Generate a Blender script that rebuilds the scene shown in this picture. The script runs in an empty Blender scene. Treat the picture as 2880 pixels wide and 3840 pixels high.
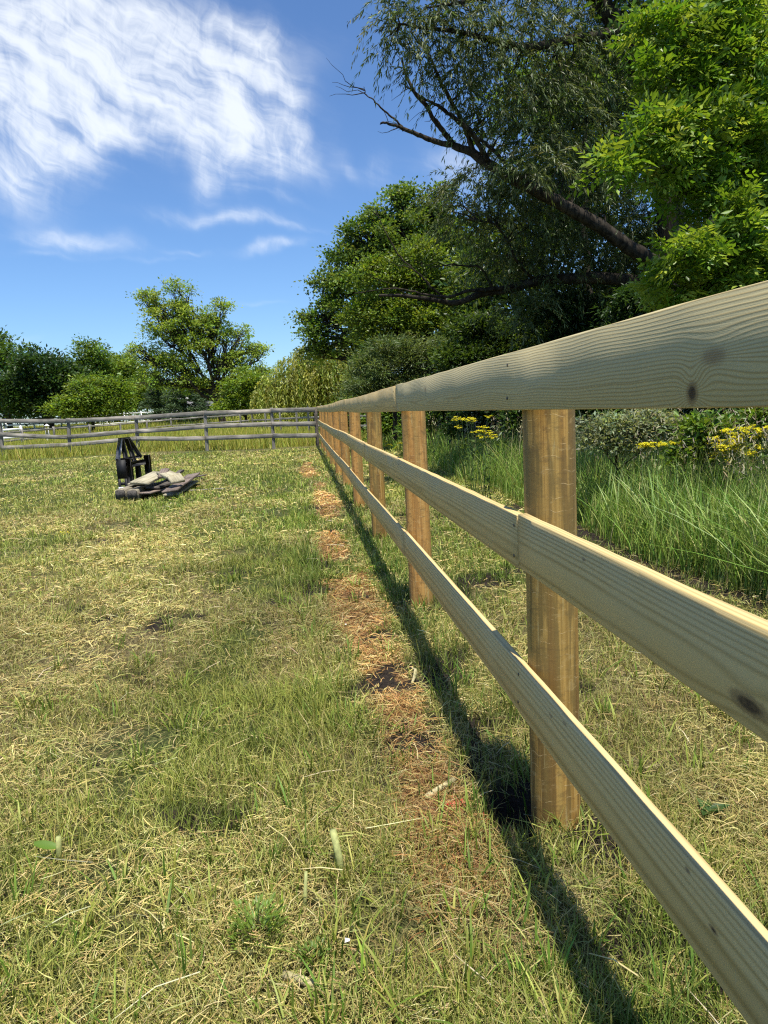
import bpy, math, random
import numpy as np
from mathutils import Matrix, Vector

S = bpy.context.scene
COL = S.collection
PI = math.pi

# ---------------------------------------------------------------- camera
PITCH, ROLL, YAW = math.radians(8.175), math.radians(-2.971), math.radians(6.161)
CAMP = np.array([-0.5845, 0.0, 1.2493])
PXW, PXH, FPX = 2880., 3840., 2712.8
def _axes():
    sy, cy, sp, cp = math.sin(YAW), math.cos(YAW), math.sin(PITCH), math.cos(PITCH)
    f = np.array([sy*cp, cy*cp, -sp]); r = np.array([cy, -sy, 0.]); u = np.cross(r, f)
    c, s = math.cos(ROLL), math.sin(ROLL)
    return r*c + u*s, -r*s + u*c, f
CR, CU, CF = _axes()
cam = bpy.data.cameras.new('camera')
cam.sensor_fit = 'VERTICAL'; cam.sensor_height = 36.0
cam.lens = FPX/PXH*36.0
cam.clip_start = 0.05; cam.clip_end = 3000
camo = bpy.data.objects.new('camera', cam); COL.objects.link(camo)
camo.matrix_world = Matrix(((CR[0], CU[0], -CF[0], CAMP[0]), (CR[1], CU[1], -CF[1], CAMP[1]),
                            (CR[2], CU[2], -CF[2], CAMP[2]), (0, 0, 0, 1)))
S.camera = camo

def ray(u, v):
    return CF + CR*((u-PXW/2)/FPX) - CU*((v-PXH/2)/FPX)
def at(u, v, Y):                      # the point seen at (u, v) that lies Y metres up the field
    d = ray(u, v); return CAMP + d*((Y-CAMP[1])/d[1])
def onz(u, v, z=0.):                  # the point seen at (u, v) at height z
    d = ray(u, v); return CAMP + d*((z-CAMP[2])/d[2])

# ---------------------------------------------------------------- node helper
class NT:
    def __init__(s, tree):
        s.t = tree; s.n = tree.nodes; s.l = tree.links
    def new(s, typ, **kw):
        n = s.n.new(typ)
        for k, v in kw.items(): setattr(n, k, v)
        return n
    def put(s, inp, v):
        if v is None: return
        if isinstance(v, bpy.types.NodeSocket): s.l.new(v, inp)
        else: inp.default_value = v
    def m(s, op, a, b=None, c=None, clamp=False):
        n = s.new('ShaderNodeMath', operation=op, use_clamp=clamp)
        s.put(n.inputs[0], a); s.put(n.inputs[1], b); s.put(n.inputs[2], c)
        return n.outputs[0]
    def add(s, a, b): return s.m('ADD', a, b)
    def sub(s, a, b): return s.m('SUBTRACT', a, b)
    def mul(s, a, b): return s.m('MULTIPLY', a, b)
    def xyz(s, v):
        n = s.new('ShaderNodeSeparateXYZ'); s.put(n.inputs[0], v); return n.outputs
    def vec(s, x, y, z):
        n = s.new('ShaderNodeCombineXYZ'); s.put(n.inputs[0], x); s.put(n.inputs[1], y); s.put(n.inputs[2], z)
        return n.outputs[0]
    def noise(s, vec, scale=1., detail=2., rough=.5, dist=0., color=False):
        n = s.new('ShaderNodeTexNoise'); s.put(n.inputs['Vector'], vec)
        n.inputs['Scale'].default_value = scale; n.inputs['Detail'].default_value = detail
        n.inputs['Roughness'].default_value = rough; n.inputs['Distortion'].default_value = dist
        return n.outputs['Color' if color else 'Fac']
    def ramp(s, f, stops, interp='LINEAR'):
        n = s.new('ShaderNodeValToRGB'); s.put(n.inputs[0], f)
        r = n.color_ramp; r.interpolation = interp
        while len(r.elements) < len(stops): r.elements.new(.5)
        for e, (p, c) in zip(r.elements, stops):
            e.position = p; e.color = c if len(c) == 4 else (*c, 1)
        return n.outputs[0]
    def sm(s, x, lo, hi):
        n = s.new('ShaderNodeMapRange', interpolation_type='SMOOTHSTEP')
        s.put(n.inputs[0], x); n.inputs[1].default_value = lo; n.inputs[2].default_value = hi
        return n.outputs[0]
    def mix(s, f, a, b, blend='MIX'):
        n = s.new('ShaderNodeMix', data_type='RGBA', blend_type=blend)
        s.put(n.inputs[0], f)
        for i, v in ((6, a), (7, b)):
            if isinstance(v, (tuple, list)) and len(v) == 3: v = (*v, 1)
            s.put(n.inputs[i], v)
        return n.outputs[2]
    def bump(s, h, strength=.3, dist=.01):
        n = s.new('ShaderNodeBump'); s.put(n.inputs['Height'], h)
        n.inputs['Strength'].default_value = strength; n.inputs['Distance'].default_value = dist
        return n.outputs[0]

def material(name):
    m = bpy.data.materials.new(name); m.use_nodes = True
    m.node_tree.nodes.clear()
    t = NT(m.node_tree)
    t.out = t.new('ShaderNodeOutputMaterial')
    return m, t
def principled(t, color, rough=.7, normal=None, spec=.3, metal=0.):
    b = t.new('ShaderNodeBsdfPrincipled')
    if isinstance(color, tuple): color = (*color[:3], 1)
    t.put(b.inputs['Base Color'], color); t.put(b.inputs['Roughness'], rough)
    t.put(b.inputs['Normal'], normal); b.inputs['Specular IOR Level'].default_value = spec
    b.inputs['Metallic'].default_value = metal
    t.l.new(b.outputs[0], t.out.inputs[0])
    return b

# ---------------------------------------------------------------- sky, sun, exposure
SUN_DIR = Vector((0.062, -0.31, 1.0)).normalized()
SUN_EL = math.asin(SUN_DIR.z); SUN_AZ = math.atan2(SUN_DIR.x, SUN_DIR.y)
W = bpy.data.worlds.new('World'); S.world = W; W.use_nodes = True
W.node_tree.nodes.clear()
t = NT(W.node_tree)
sky = t.new('ShaderNodeTexSky', sky_type='NISHITA', sun_disc=False)
sky.sun_elevation = SUN_EL; sky.sun_rotation = SUN_AZ
sky.altitude = 200; sky.air_density = 1.0; sky.dust_density = 0.35; sky.ozone_density = 2.2
gen = t.new('ShaderNodeTexCoord').outputs['Generated']
dx, dy, dz = t.xyz(gen)
DEG = 180/PI
az0 = t.mul(t.m('ARCTAN2', dx, dy), DEG); el0 = t.mul(t.m('ARCSINE', dz), DEG)
# cirrus: soft bodies placed by azimuth / elevation, torn by stretched noise
def azel(x, y):
    d = ray(x*PXW/1659., y*PXW/1659.); d = d/np.linalg.norm(d)
    return math.degrees(math.atan2(d[0], d[1])), math.degrees(math.asin(d[2]))
w1 = t.xyz(t.noise(t.vec(az0, el0, 0.), .16, 3., .55, color=True))
w2 = t.xyz(t.noise(t.vec(az0, el0, 5.), .55, 4., .6, color=True))
az = t.add(az0, t.add(t.mul(t.sub(w1[0], .5), 5.), t.mul(t.sub(w2[0], .5), .5)))
el = t.add(el0, t.add(t.mul(t.sub(w1[1], .5), 3.2), t.mul(t.sub(w2[1], .5), .5)))
PXDEG = 1659/PXW*FPX*PI/180           # viewer pixels per degree near the axis
blobs = [(140,120,130,55,-12,.75),(300,105,150,60,-14,.95),(440,120,110,50,-24,.85),(545,175,85,48,-48,.95),(600,245,55,38,-70,.95),
         (400,215,150,55,-25,.8),(230,225,150,55,-8,.7),(70,240,110,70,10,.95),(40,320,90,52,0,.65),(25,400,60,26,-30,.45),
         (470,320,75,42,-58,.75),(450,385,40,20,-80,.5),(575,320,60,24,-70,.55),(250,45,260,30,-6,.42),(-60,200,110,110,0,.8),
         (160,515,95,16,-4,.62),(110,548,60,7,-4,.3),(480,472,110,12,-4,.52),(585,533,55,9,8,.62),(400,543,34,6,0,.4),
         (655,335,20,34,20,.5),(690,345,14,34,24,.4),(740,350,12,34,28,.3),(815,358,34,26,30,.32),(1000,372,90,44,0,.55),
         (600,430,60,8,-15,.28),(640,492,60,6,-6,.3),(565,655,46,5,0,.25),(20,728,50,7,0,.42),(340,560,60,6,0,.2)]
tot = None
for bx, by, rx, ry, rot, amp in blobs:
    a0, e0 = azel(bx, by)
    da = t.mul(t.sub(az, a0), math.cos(math.radians(e0))); de = t.sub(el, e0)
    c, s_ = math.cos(math.radians(rot)), math.sin(math.radians(rot))
    p = t.add(t.mul(da, c*PXDEG/rx), t.mul(de, s_*PXDEG/rx))
    q = t.add(t.mul(da, -s_*PXDEG/ry), t.mul(de, c*PXDEG/ry))
    r2 = t.add(t.mul(p, p), t.mul(q, q))
    g = t.mul(t.m('EXPONENT', t.mul(r2, -.75)), amp)
    tot = g if tot is None else t.add(tot, g)
# fibres: two families of stretched noise
ca, sa = math.cos(math.radians(-24)), math.sin(math.radians(-24))
fp = t.add(t.mul(az, ca), t.mul(el, sa)); fq = t.add(t.mul(az, -sa), t.mul(el, ca))
f1 = t.noise(t.vec(t.mul(fp, .085), t.mul(fq, .60), 0.), 1., 6., .56, .15)
f4 = t.noise(t.vec(t.mul(fp, .22), t.mul(fq, 1.9), 7.), 1., 4., .6, .2)
f2 = t.noise(t.vec(t.mul(az, 1.1), t.mul(el, .16), 3.), 1., 5., .6, .4)
f3 = t.noise(t.vec(az, el, 9.), .26, 5., .55, .1)
fib = t.add(t.mul(f1, .36), t.add(t.mul(f2, .14), t.add(t.mul(f3, .36), t.mul(f4, .14))))
high = t.mul(t.sm(el0, 30., 50.), t.sm(t.noise(t.vec(t.mul(dx, 2.), t.mul(dy, 2.), dz), 1.4, 5., .6), .45, .8))
dens = t.m('MINIMUM', tot, 1.15)
den = t.mul(dens, t.add(.16, t.mul(t.sm(fib, .34, .68), .88)))
alpha = t.m('MINIMUM', t.add(t.mul(t.m('POWER', t.sm(den, .0, 1.05), .85), .80), t.mul(high, .3)), .9)
skyc = t.mix(1., sky.outputs[0], (0.80, 1.04, 1.32), 'MULTIPLY')
col = t.mix(alpha, skyc, (8.6, 9.0, 9.4))
bg = t.new('ShaderNodeBackground'); t.put(bg.inputs[0], col); bg.inputs[1].default_value = 0.084
wo = t.new('ShaderNodeOutputWorld'); t.l.new(bg.outputs[0], wo.inputs[0])

sun = bpy.data.lights.new('sun', 'SUN'); sun.energy = 4.9; sun.angle = math.radians(.53); sun.color = (1, .945, .83)
suno = bpy.data.objects.new('sun', sun); COL.objects.link(suno)
suno.rotation_euler = SUN_DIR.to_track_quat('Z', 'Y').to_euler(); suno.location = (0, 0, 30)

S.view_settings.view_transform = 'Standard'; S.view_settings.look = 'None'
S.view_settings.gamma = 1; S.view_settings.use_curve_mapping = False
S.view_settings.exposure = 0.60
cy = S.cycles
cy.use_denoising = False
try: cy.denoiser = 'OPENIMAGEDENOISE'; cy.denoising_prefilter = 'ACCURATE'
except Exception: pass
cy.max_bounces = 6; cy.diffuse_bounces = 3; cy.glossy_bounces = 2; cy.transmission_bounces = 4; cy.transparent_max_bounces = 4
cy.filter_width = 1.2
cy.sample_clamp_indirect = 6

# ---------------------------------------------------------------- numpy helpers
def rng(seed): return np.random.default_rng(seed)
def _hash(i, j, seed):
    h = (i*374761393 + j*668265263 + seed*974711 + 1013904223) & 0xffffffff
    h = ((h ^ (h >> 13))*1274126177) & 0xffffffff
    return ((h ^ (h >> 16)) & 0xffff)/65535.
def vnoise(x, y, seed=0):
    x = np.asarray(x, float); y = np.asarray(y, float)
    i = np.floor(x).astype(np.int64); j = np.floor(y).astype(np.int64)
    fx, fy = x-i, y-j; fx = fx*fx*(3-2*fx); fy = fy*fy*(3-2*fy)
    a, b = _hash(i, j, seed), _hash(i+1, j, seed); c, d = _hash(i, j+1, seed), _hash(i+1, j+1, seed)
    return (a*(1-fx)+b*fx)*(1-fy) + (c*(1-fx)+d*fx)*fy
def fbm(x, y, seed=0, oct=4, gain=.5):
    s = 0; amp = 1; tot = 0
    for o in range(oct):
        s = s + amp*vnoise(x*2**o, y*2**o, seed+o*17); tot += amp; amp *= gain
    return s/tot
def sstep(x, a, b):
    t_ = np.clip((x-a)/(b-a), 0, 1); return t_*t_*(3-2*t_)

def build(name, verts, faces, mat, parent=None, colors=None, smooth=False, loc=None):
    """one mesh object from arrays; faces is a list of (M,k) index arrays"""
    me = bpy.data.meshes.new(name)
    verts = np.asarray(verts, np.float32)
    if not isinstance(faces, (list, tuple)): faces = [faces]
    faces = [np.asarray(f, np.int32) for f in faces if len(f)]
    me.vertices.add(len(verts)); me.vertices.foreach_set('co', verts.ravel())
    loops = np.concatenate([f.ravel() for f in faces])
    sizes = np.concatenate([np.full(len(f), f.shape[1], np.int32) for f in faces])
    starts = np.concatenate([[0], np.cumsum(sizes)[:-1]]).astype(np.int32)
    me.loops.add(len(loops)); me.loops.foreach_set('vertex_index', loops)
    me.polygons.add(len(sizes)); me.polygons.foreach_set('loop_start', starts)
    try: me.polygons.foreach_set('loop_total', sizes)
    except Exception: pass
    me.update(calc_edges=True)
    if smooth: me.polygons.foreach_set('use_smooth', np.ones(len(sizes), bool))
    if colors is not None:
        a = me.color_attributes.new('Col', 'FLOAT_COLOR', 'POINT')
        c = np.ones((len(verts), 4), np.float32); c[:, :3] = colors
        a.data.foreach_set('color', c.ravel())
    me.materials.append(mat)
    o = bpy.data.objects.new(name, me); COL.objects.link(o)
    if parent is not None: o.parent = parent
    if loc is not None: o.location = loc
    return o
def empty(name, loc=(0, 0, 0), label=None, cat=None, group=None):
    o = bpy.data.objects.new(name, None); o.location = loc; o.empty_display_size = .1; COL.objects.link(o)
    tag(o, label, cat, group); return o
def tag(o, label=None, cat=None, group=None, kind=None):
    if label: o['label'] = label
    if cat: o['category'] = cat
    if group: o['group'] = group
    if kind: o['kind'] = kind
    return o

class MB:
    """collects shapes, builds them as one mesh"""
    def __init__(s): s.v = []; s.f = {3: [], 4: []}; s.n = 0
    def addv(s, v, *fs):
        v = np.asarray(v, float)
        for f in fs:
            f = np.asarray(f, np.int64)
            if len(f): s.f[f.shape[1]].append(f+s.n)
        s.v.append(v); s.n += len(v)
    def box(s, size, M=None, bev=0.):
        x, y, z = size[0]/2, size[1]/2, size[2]/2
        b = min(bev, x*.45, y*.45, z*.45)
        if b <= 0:
            v = np.array([[sx*x, sy*y, sz*z] for sx in (-1, 1) for sy in (-1, 1) for sz in (-1, 1)])
            f = np.array([[0,1,3,2],[4,6,7,5],[0,4,5,1],[2,3,7,6],[0,2,6,4],[1,5,7,3]]); ft = []
        else:
            v = []; idx = {}
            for sx in (-1, 1):
                for sy in (-1, 1):
                    for sz in (-1, 1):
                        for a in range(3):
                            p = [sx*(x-b), sy*(y-b), sz*(z-b)]; p[a] = (sx*x, sy*y, sz*z)[a]
                            idx[(sx, sy, sz, a)] = len(v); v.append(p)
            f = []; ft = []
            for a in range(3):
                o1, o2 = (a+1) % 3, (a+2) % 3
                for sg in (-1, 1):
                    q = []
                    for s1, s2 in ((-1,-1),(1,-1),(1,1),(-1,1)):
                        k = [0,0,0]; k[a] = sg; k[o1] = s1; k[o2] = s2; q.append(idx[(*k, a)])
                    f.append(q if sg > 0 else q[::-1])
                for s1 in (-1, 1):
                    for s2 in (-1, 1):
                        q = []
                        for sg, ax in ((-1,o1),(1,o1),(1,o2),(-1,o2)):
                            k = [0,0,0]; k[a] = sg; k[o1] = s1; k[o2] = s2; q.append(idx[(*k, ax)])
                        f.append(q if s1*s2 > 0 else q[::-1])
            for sx in (-1, 1):
                for sy in (-1, 1):
                    for sz in (-1, 1):
                        q = [idx[(sx,sy,sz,a)] for a in range(3)]
                        ft.append(q if sx*sy*sz > 0 else q[::-1])
            v = np.array(v)
        if M is not None:
            Mn = np.array(M); v = v@Mn[:3, :3].T + Mn[:3, 3]
        s.addv(v, f, ft)
    def bar(s, a, b, w, d, up=(0, 0, 1), bev=0.):
        """rectangular bar from a to b"""
        a = np.array(a, float); b = np.array(b, float); y = b-a; L = np.linalg.norm(y); y /= L
        up = np.array(up, float); x = np.cross(y, up); x /= np.linalg.norm(x); z = np.cross(x, y)
        M = np.eye(4); M[:3, 0] = x; M[:3, 1] = y; M[:3, 2] = z; M[:3, 3] = (a+b)/2
        s.box((w, L, d), M, bev)
    def tube(s, pts, rad, sides=6, cap=True):
        pts = np.asarray(pts, float); n = len(pts); rad = np.broadcast_to(np.asarray(rad, float), (n,))
        tan = np.gradient(pts, axis=0); tan /= np.linalg.norm(tan, axis=1, keepdims=True)+1e-9
        ref = np.array([0.3, 0.2, 1.]) if abs(tan[0][2]) < .8 else np.array([1., .2, 0])
        a = np.cross(tan, ref); a /= np.linalg.norm(a, axis=1, keepdims=True)+1e-9; b = np.cross(tan, a)
        th = np.arange(sides)*2*PI/sides
        v = (pts[:, None] + rad[:, None, None]*(np.cos(th)[None, :, None]*a[:, None] + np.sin(th)[None, :, None]*b[:, None])).reshape(-1, 3)
        i = np.arange(n-1)[:, None]*sides; j = np.arange(sides)[None]; j2 = (j+1) % sides
        f = np.stack([i+j, i+j2, i+sides+j2, i+sides+j], -1).reshape(-1, 4)
        ft = []
        if cap:
            v = np.vstack([v, pts[0], pts[-1]]); e = n*sides
            for k in range(sides):
                ft.append([k, e, (k+1) % sides]); ft.append([(n-1)*sides+k, (n-1)*sides+(k+1) % sides, e+1])
        s.addv(v, f, ft)
    def build(s, name, mat, parent=None, smooth=False):
        fs = [np.concatenate(s.f[k]) for k in (3, 4) if s.f[k]]
        return build(name, np.concatenate(s.v), fs, mat, parent, smooth=smooth)

def wiggle(a, b, n, amp, r, sag=0.):
    """a bent path from a to b"""
    a = np.array(a, float); b = np.array(b, float); t_ = np.linspace(0, 1, n)[:, None]
    p = a+(b-a)*t_; L = np.linalg.norm(b-a)
    off = np.cumsum(r.normal(size=(n, 3)), axis=0); off -= off[0]+(off[-1]-off[0])*t_
    p = p+off*amp*L/max(n, 1)
    p[:, 2] += sag*L*np.sin(t_[:, 0]*PI)
    return p
def spline(ctrl, n):
    """Catmull-Rom through control rows (any number of columns)"""
    c = np.asarray(ctrl, float); c = np.vstack([2*c[0]-c[1], c, 2*c[-1]-c[-2]])
    u = np.linspace(0, len(c)-3-1e-6, n); i = u.astype(int); f = (u-i)[:, None]
    p0, p1, p2, p3 = c[i], c[i+1], c[i+2], c[i+3]
    return .5*((2*p1)+(p2-p0)*f+(2*p0-5*p1+4*p2-p3)*f*f+(3*p1-p0-3*p2+p3)*f**3)

# ---------------------------------------------------------------- materials
def leaf_material(name, trans=.35, rough=.45, spec=.35, tint=(1.25, 1.15, .55)):
    m, t = material(name)
    a = t.new('ShaderNodeVertexColor'); a.layer_name = 'Col'
    b = principled(t, a.outputs[0], rough, None, spec)
    tr = t.new('ShaderNodeBsdfTranslucent'); t.put(tr.inputs[0], t.mix(1., a.outputs[0], tint, 'MULTIPLY'))
    mx = t.new('ShaderNodeMixShader'); mx.inputs[0].default_value = trans
    t.l.new(b.outputs[0], mx.inputs[1]); t.l.new(tr.outputs[0], mx.inputs[2]); t.l.new(mx.outputs[0], t.out.inputs[0])
    return m
M_LEAF = leaf_material('leaf', .44, .42, .4)
M_NEEDLE = leaf_material('needle', .15, .6, .2)
M_GRASS = leaf_material('grass_blade', .22, .55, .25, (1.15, 1.1, .6))

def bark_material(name, c1, c2):
    m, t = material(name)
    tc = t.new('ShaderNodeTexCoord').outputs['Object']
    x, y, z = t.xyz(tc)
    n = t.noise(t.vec(t.mul(x, 14.), t.mul(y, 14.), t.mul(z, 3.)), 1., 5., .65, .6)
    n2 = t.noise(tc, 1.3, 3.)
    c = t.mix(t.sm(n, .35, .65), c1, c2)
    c = t.mix(t.mul(n2, .5), c, tuple(v*.6 for v in c1))
    principled(t, c, .9, t.bump(n, .8, .03), .15)
    return m
M_BARK = bark_material('bark', (.018, .014, .010), (.075, .062, .046))
M_BARK_PALE = bark_material('bark_pale', (.09, .08, .065), (.22, .2, .17))

def wood_new(name, knots=(), base=(.65, .475, .205), dark=(.31, .21, .07), seed=0., ring=150., slope=.012, off=.03, bend=.10):
    """fresh sawn rail, flat grain that flows round its knots; local y = length, z = width"""
    m, t = material(name)
    tc = t.new('ShaderNodeTexCoord').outputs['Object']
    x, y, z = t.xyz(tc)
    oi = t.new('ShaderNodeObjectInfo').outputs['Random']
    ys = t.add(y, t.mul(oi, 37.+seed))
    low = t.noise(t.vec(0., t.mul(ys, .9), t.mul(z, 2.)), 1., 2., .5)
    mid = t.noise(t.vec(0., t.mul(ys, 4.), t.mul(z, 9.)), 1., 2., .5)
    warp = t.add(t.mul(t.sub(low, .5), bend), t.mul(t.sub(mid, .5), .12*bend))
    zz = t.add(z, warp)
    spots = None
    for ky, kz, ry, rz, s_, dk in knots:
        a = t.mul(t.sub(y, ky), 1/ry); b = t.mul(t.sub(z, kz), 1/rz)
        kw_ = t.noise(t.vec(0., t.mul(y, 90.), t.mul(z, 110.)), 1., 3., .6)
        d2 = t.add(t.mul(a, a), t.mul(b, b)); d3 = t.mul(d2, t.add(.45, t.mul(kw_, 1.1)))
        g = t.m('EXPONENT', t.mul(d2, -.16))
        zz = t.add(zz, t.mul(t.mul(b, g), s_))
        sp = t.mul(t.m('EXPONENT', t.mul(t.m('POWER', d3, 1.1), -.8)), dk)
        spots = sp if spots is None else t.m('MAXIMUM', spots, sp)
    h = t.add(off, t.add(t.mul(x, .6), t.mul(t.sub(t.noise(t.vec(0., t.mul(ys, .35), 4.), 1., 1.), .5), slope*8)))
    rr = t.m('SQRT', t.add(t.mul(t.sub(zz, -.03), t.sub(zz, -.03)), t.mul(h, h)))
    ph = t.mul(rr, ring*2*PI)
    line = t.m('POWER', t.add(.5, t.mul(t.m('SINE', ph), .5)), 2.2)
    fine = t.noise(t.vec(t.mul(x, 80.), t.mul(ys, 5.), t.mul(z, 330.)), 1., 3., .7)
    blot = t.noise(t.vec(t.mul(x, 5.), t.mul(ys, 2.2), t.mul(z, 7.)), 1., 4., .6)
    lv = t.noise(t.vec(0., t.mul(ys, 1.5), t.mul(z, 30.)), 1., 2.)
    c = t.mix(t.mul(line, t.add(.2, t.mul(lv, .8))), base, dark)
    c = t.mix(t.mul(t.sub(fine, .3), .38), c, tuple(v*.62 for v in base))
    c = t.mix(t.mul(t.sm(blot, .5, .72), .38), c, (.53, .45, .25))
    stain = t.noise(t.vec(0., t.mul(ys, 9.), t.mul(z, .8)), 1., 3., .6)
    c = t.mix(t.mul(t.sm(stain, .64, .75), .35), c, (.26, .21, .11))
    mk = t.noise(t.vec(0., t.mul(ys, 60.), t.mul(z, 9.)), 1., 2., .6)
    c = t.mix(t.mul(t.sm(mk, .7, .78), .35), c, (.58, .55, .40))
    kn = t.noise(t.vec(0., t.mul(ys, 1.4), t.mul(z, 8.)), 1., 1., .3)
    c = t.mix(t.mul(t.sm(kn, .79, .85), .6), c, (.14, .10, .06))
    if spots is not None:
        c = t.mix(t.mul(t.sm(spots, .03, .34), .75), c, (.24, .165, .085))
        c = t.mix(t.mul(t.sm(spots, .38, .8), t.add(.55, t.mul(kw_, .7))), c, (.045, .03, .026))
    principled(t, c, .62, t.bump(t.add(t.mul(line, .5), fine), .35, .0015), .3)
    return m
M_RAIL = wood_new('new_rail_wood')
M_RAIL_B = wood_new('new_rail_wood_straight', seed=11., ring=200., off=.12, slope=.003, bend=.02)

def wood_post(name, c1=(.29, .15, .032), c2=(.52, .31, .082), cd=(.135, .075, .022), kd=.75):
    m, t = material(name)
    tc = t.new('ShaderNodeTexCoord').outputs['Object']
    oi = t.new('ShaderNodeObjectInfo').outputs['Random']
    x, y, z = t.xyz(tc)
    zs = t.add(z, t.mul(oi, 29.))
    an = t.m('ARCTAN2', y, x)
    ca, sa = t.m('COSINE', an), t.m('SINE', an)
    g = t.noise(t.vec(t.mul(ca, 9.), t.mul(sa, 9.), t.mul(zs, 1.2)), 1., 5., .6, .8)
    patch = t.noise(t.vec(t.mul(ca, 1.9), t.mul(sa, 1.9), t.mul(zs, 2.3)), 1., 3., .55, .5)
    pale = t.noise(t.vec(t.mul(ca, 4.), t.mul(sa, 4.), t.mul(zs, 3.)), 1., 3., .6, .2)
    c = t.mix(t.sm(g, .3, .7), c1, c2)
    c = t.mix(t.mul(t.sm(patch, .46, .54), kd), c, cd)
    c = t.mix(t.mul(t.sm(pale, .62, .66), .6), c, (.50, .38, .17))
    band = t.noise(t.vec(t.mul(ca, 1.6), t.mul(sa, 1.6), t.mul(zs, 34.)), 1., 4., .7, .3)
    c = t.mix(t.mul(t.sm(band, .52, .66), .55), c, (.145, .08, .028))
    c = t.mix(t.mul(t.sm(band, .42, .30), .4), c, (.55, .38, .16))
    green = t.noise(t.vec(ca, sa, t.mul(zs, .8)), 1., 2.)
    c = t.mix(t.mul(t.sm(green, .45, .65), .3), c, (.26, .22, .07))
    wob = t.mul(t.noise(t.vec(t.mul(ca, .8), t.mul(sa, .8), t.mul(zs, 1.5)), 1., 2.), .10)
    rings = t.m('SINE', t.mul(t.add(zs, wob), 175.))
    gate = t.noise(t.vec(t.mul(ca, 2.5), t.mul(sa, 2.5), t.mul(zs, 30.)), 1., 4., .75)
    score = t.mul(t.sm(rings, .955, 1.), t.sm(gate, .48, .62))
    c = t.mix(t.mul(score, .6), c, (.60, .43, .20))
    sc2 = t.mul(t.sm(t.m('SINE', t.mul(t.add(zs, wob), 97.)), .93, 1.), t.sm(gate, .55, .42))
    c = t.mix(t.mul(sc2, .22), c, (.12, .07, .03))
    scuff = t.noise(t.vec(t.mul(ca, 7.), t.mul(sa, 7.), t.mul(zs, 9.)), 1., 4., .7)
    c = t.mix(t.mul(t.sm(scuff, .74, .77), .6), c, (.58, .55, .48))
    hgt = t.add(t.add(t.mul(g, .5), t.mul(band, .5)), t.mul(score, .2))
    principled(t, c, .6, t.bump(hgt, .45, .002), .35)
    return m
M_POST = wood_post('treated_post_wood')
M_POST_B = wood_post('orange_post_wood', (.40, .19, .045), (.66, .37, .11), (.24, .12, .035), .5)

def wood_old(name, c1=(.20, .185, .165), c2=(.40, .375, .335), axis=0, green=.2):
    m, t = material(name)
    tc = t.new('ShaderNodeTexCoord').outputs['Object']
    oi = t.new('ShaderNodeObjectInfo').outputs['Random']
    p = list(t.xyz(tc)); sc = [26., 26., 26.]; sc[axis] = 1.6
    v = [t.mul(p[i], sc[i]) for i in range(3)]
    v[axis] = t.add(v[axis], t.mul(oi, 41.))
    n = t.noise(t.vec(*v), 1., 5., .65, .5)
    b = t.noise(t.vec(t.add(p[0], t.mul(oi, 9.)), p[1], p[2]), 2.2, 4., .6)
    c = t.mix(t.sm(n, .33, .66), c1, c2)
    c = t.mix(t.mul(t.sm(b, .45, .7), .55), c, tuple(q*.55 for q in c1))
    c = t.mix(t.mul(t.sm(t.noise(tc, 3.1, 3.), .55, .7), green), c, (.17, .19, .10))
    principled(t, c, .85, t.bump(n, .6, .006), .2)
    return m
M_OLD = wood_old('weathered_rail_wood', (.15, .135, .115), (.37, .34, .295), axis=0)
M_OLDP = wood_old('weathered_post_wood', (.13, .12, .105), (.31, .29, .26), axis=2)
M_OLD_DARK = wood_old('dark_weathered_wood', (.06, .052, .045), (.17, .145, .125), axis=1)
M_OLD_TAN = wood_old('lichen_board_wood', (.26, .225, .15), (.45, .41, .29), axis=1, green=.35)
M_OLD_BROWN = wood_old('brown_board_wood', (.13, .10, .085), (.26, .205, .17), axis=1, green=.0)
M_LOG = wood_old('old_log_wood', (.15, .13, .095), (.33, .29, .21), axis=1)
M_LOGEND = wood_old('log_end_wood', (.03, .028, .025), (.10, .09, .08), axis=1)

def plain(name, c, rough=.6, spec=.3, metal=0., n=.25, scale=6.):
    m, t = material(name)
    tc = t.new('ShaderNodeTexCoord').outputs['Object']
    k = t.noise(tc, scale, 4., .65)
    c2 = t.mix(t.sm(k, .3, .75), tuple(v*(1-n) for v in c), tuple(min(1, v*(1+n)) for v in c))
    principled(t, c2, rough, t.bump(k, .2, .004), spec, metal)
    return m
M_BLACK = plain('black_painted_steel', (.012, .012, .013), .6, .3, 0., .6, 9.)
M_STEEL = plain('worn_steel', (.16, .17, .19), .4, .5, .5, .4, 12.)
M_WHITE = plain('white_paint', (.78, .78, .76), .5, .3, 0., .08, 3.)
M_TAG = plain('sticker_white', (.75, .77, .8), .5, .3, 0., .05, 3.)
M_BLUE = plain('sticker_blue', (.05, .12, .35), .5, .3, 0., .05, 3.)
M_ROOF = plain('grey_shingle', (.17, .165, .165), .9, .2, 0., .3, 9.)
M_SIDING = plain('grey_siding', (.30, .30, .31), .8, .2, 0., .1, 4.)
M_GLASS = plain('dark_glass', (.03, .035, .04), .1, .6, 0., .1, 2.)
M_STRAW = plain('dry_stalk', (.46, .40, .22), .7, .2, 0., .3, 30.)
M_NAIL = plain('nail_steel', (.10, .09, .085), .5, .4, .6, .2, 40.)
M_PETAL = leaf_material('petal', .3, .6, .2, (1.1, 1., .4))

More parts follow.
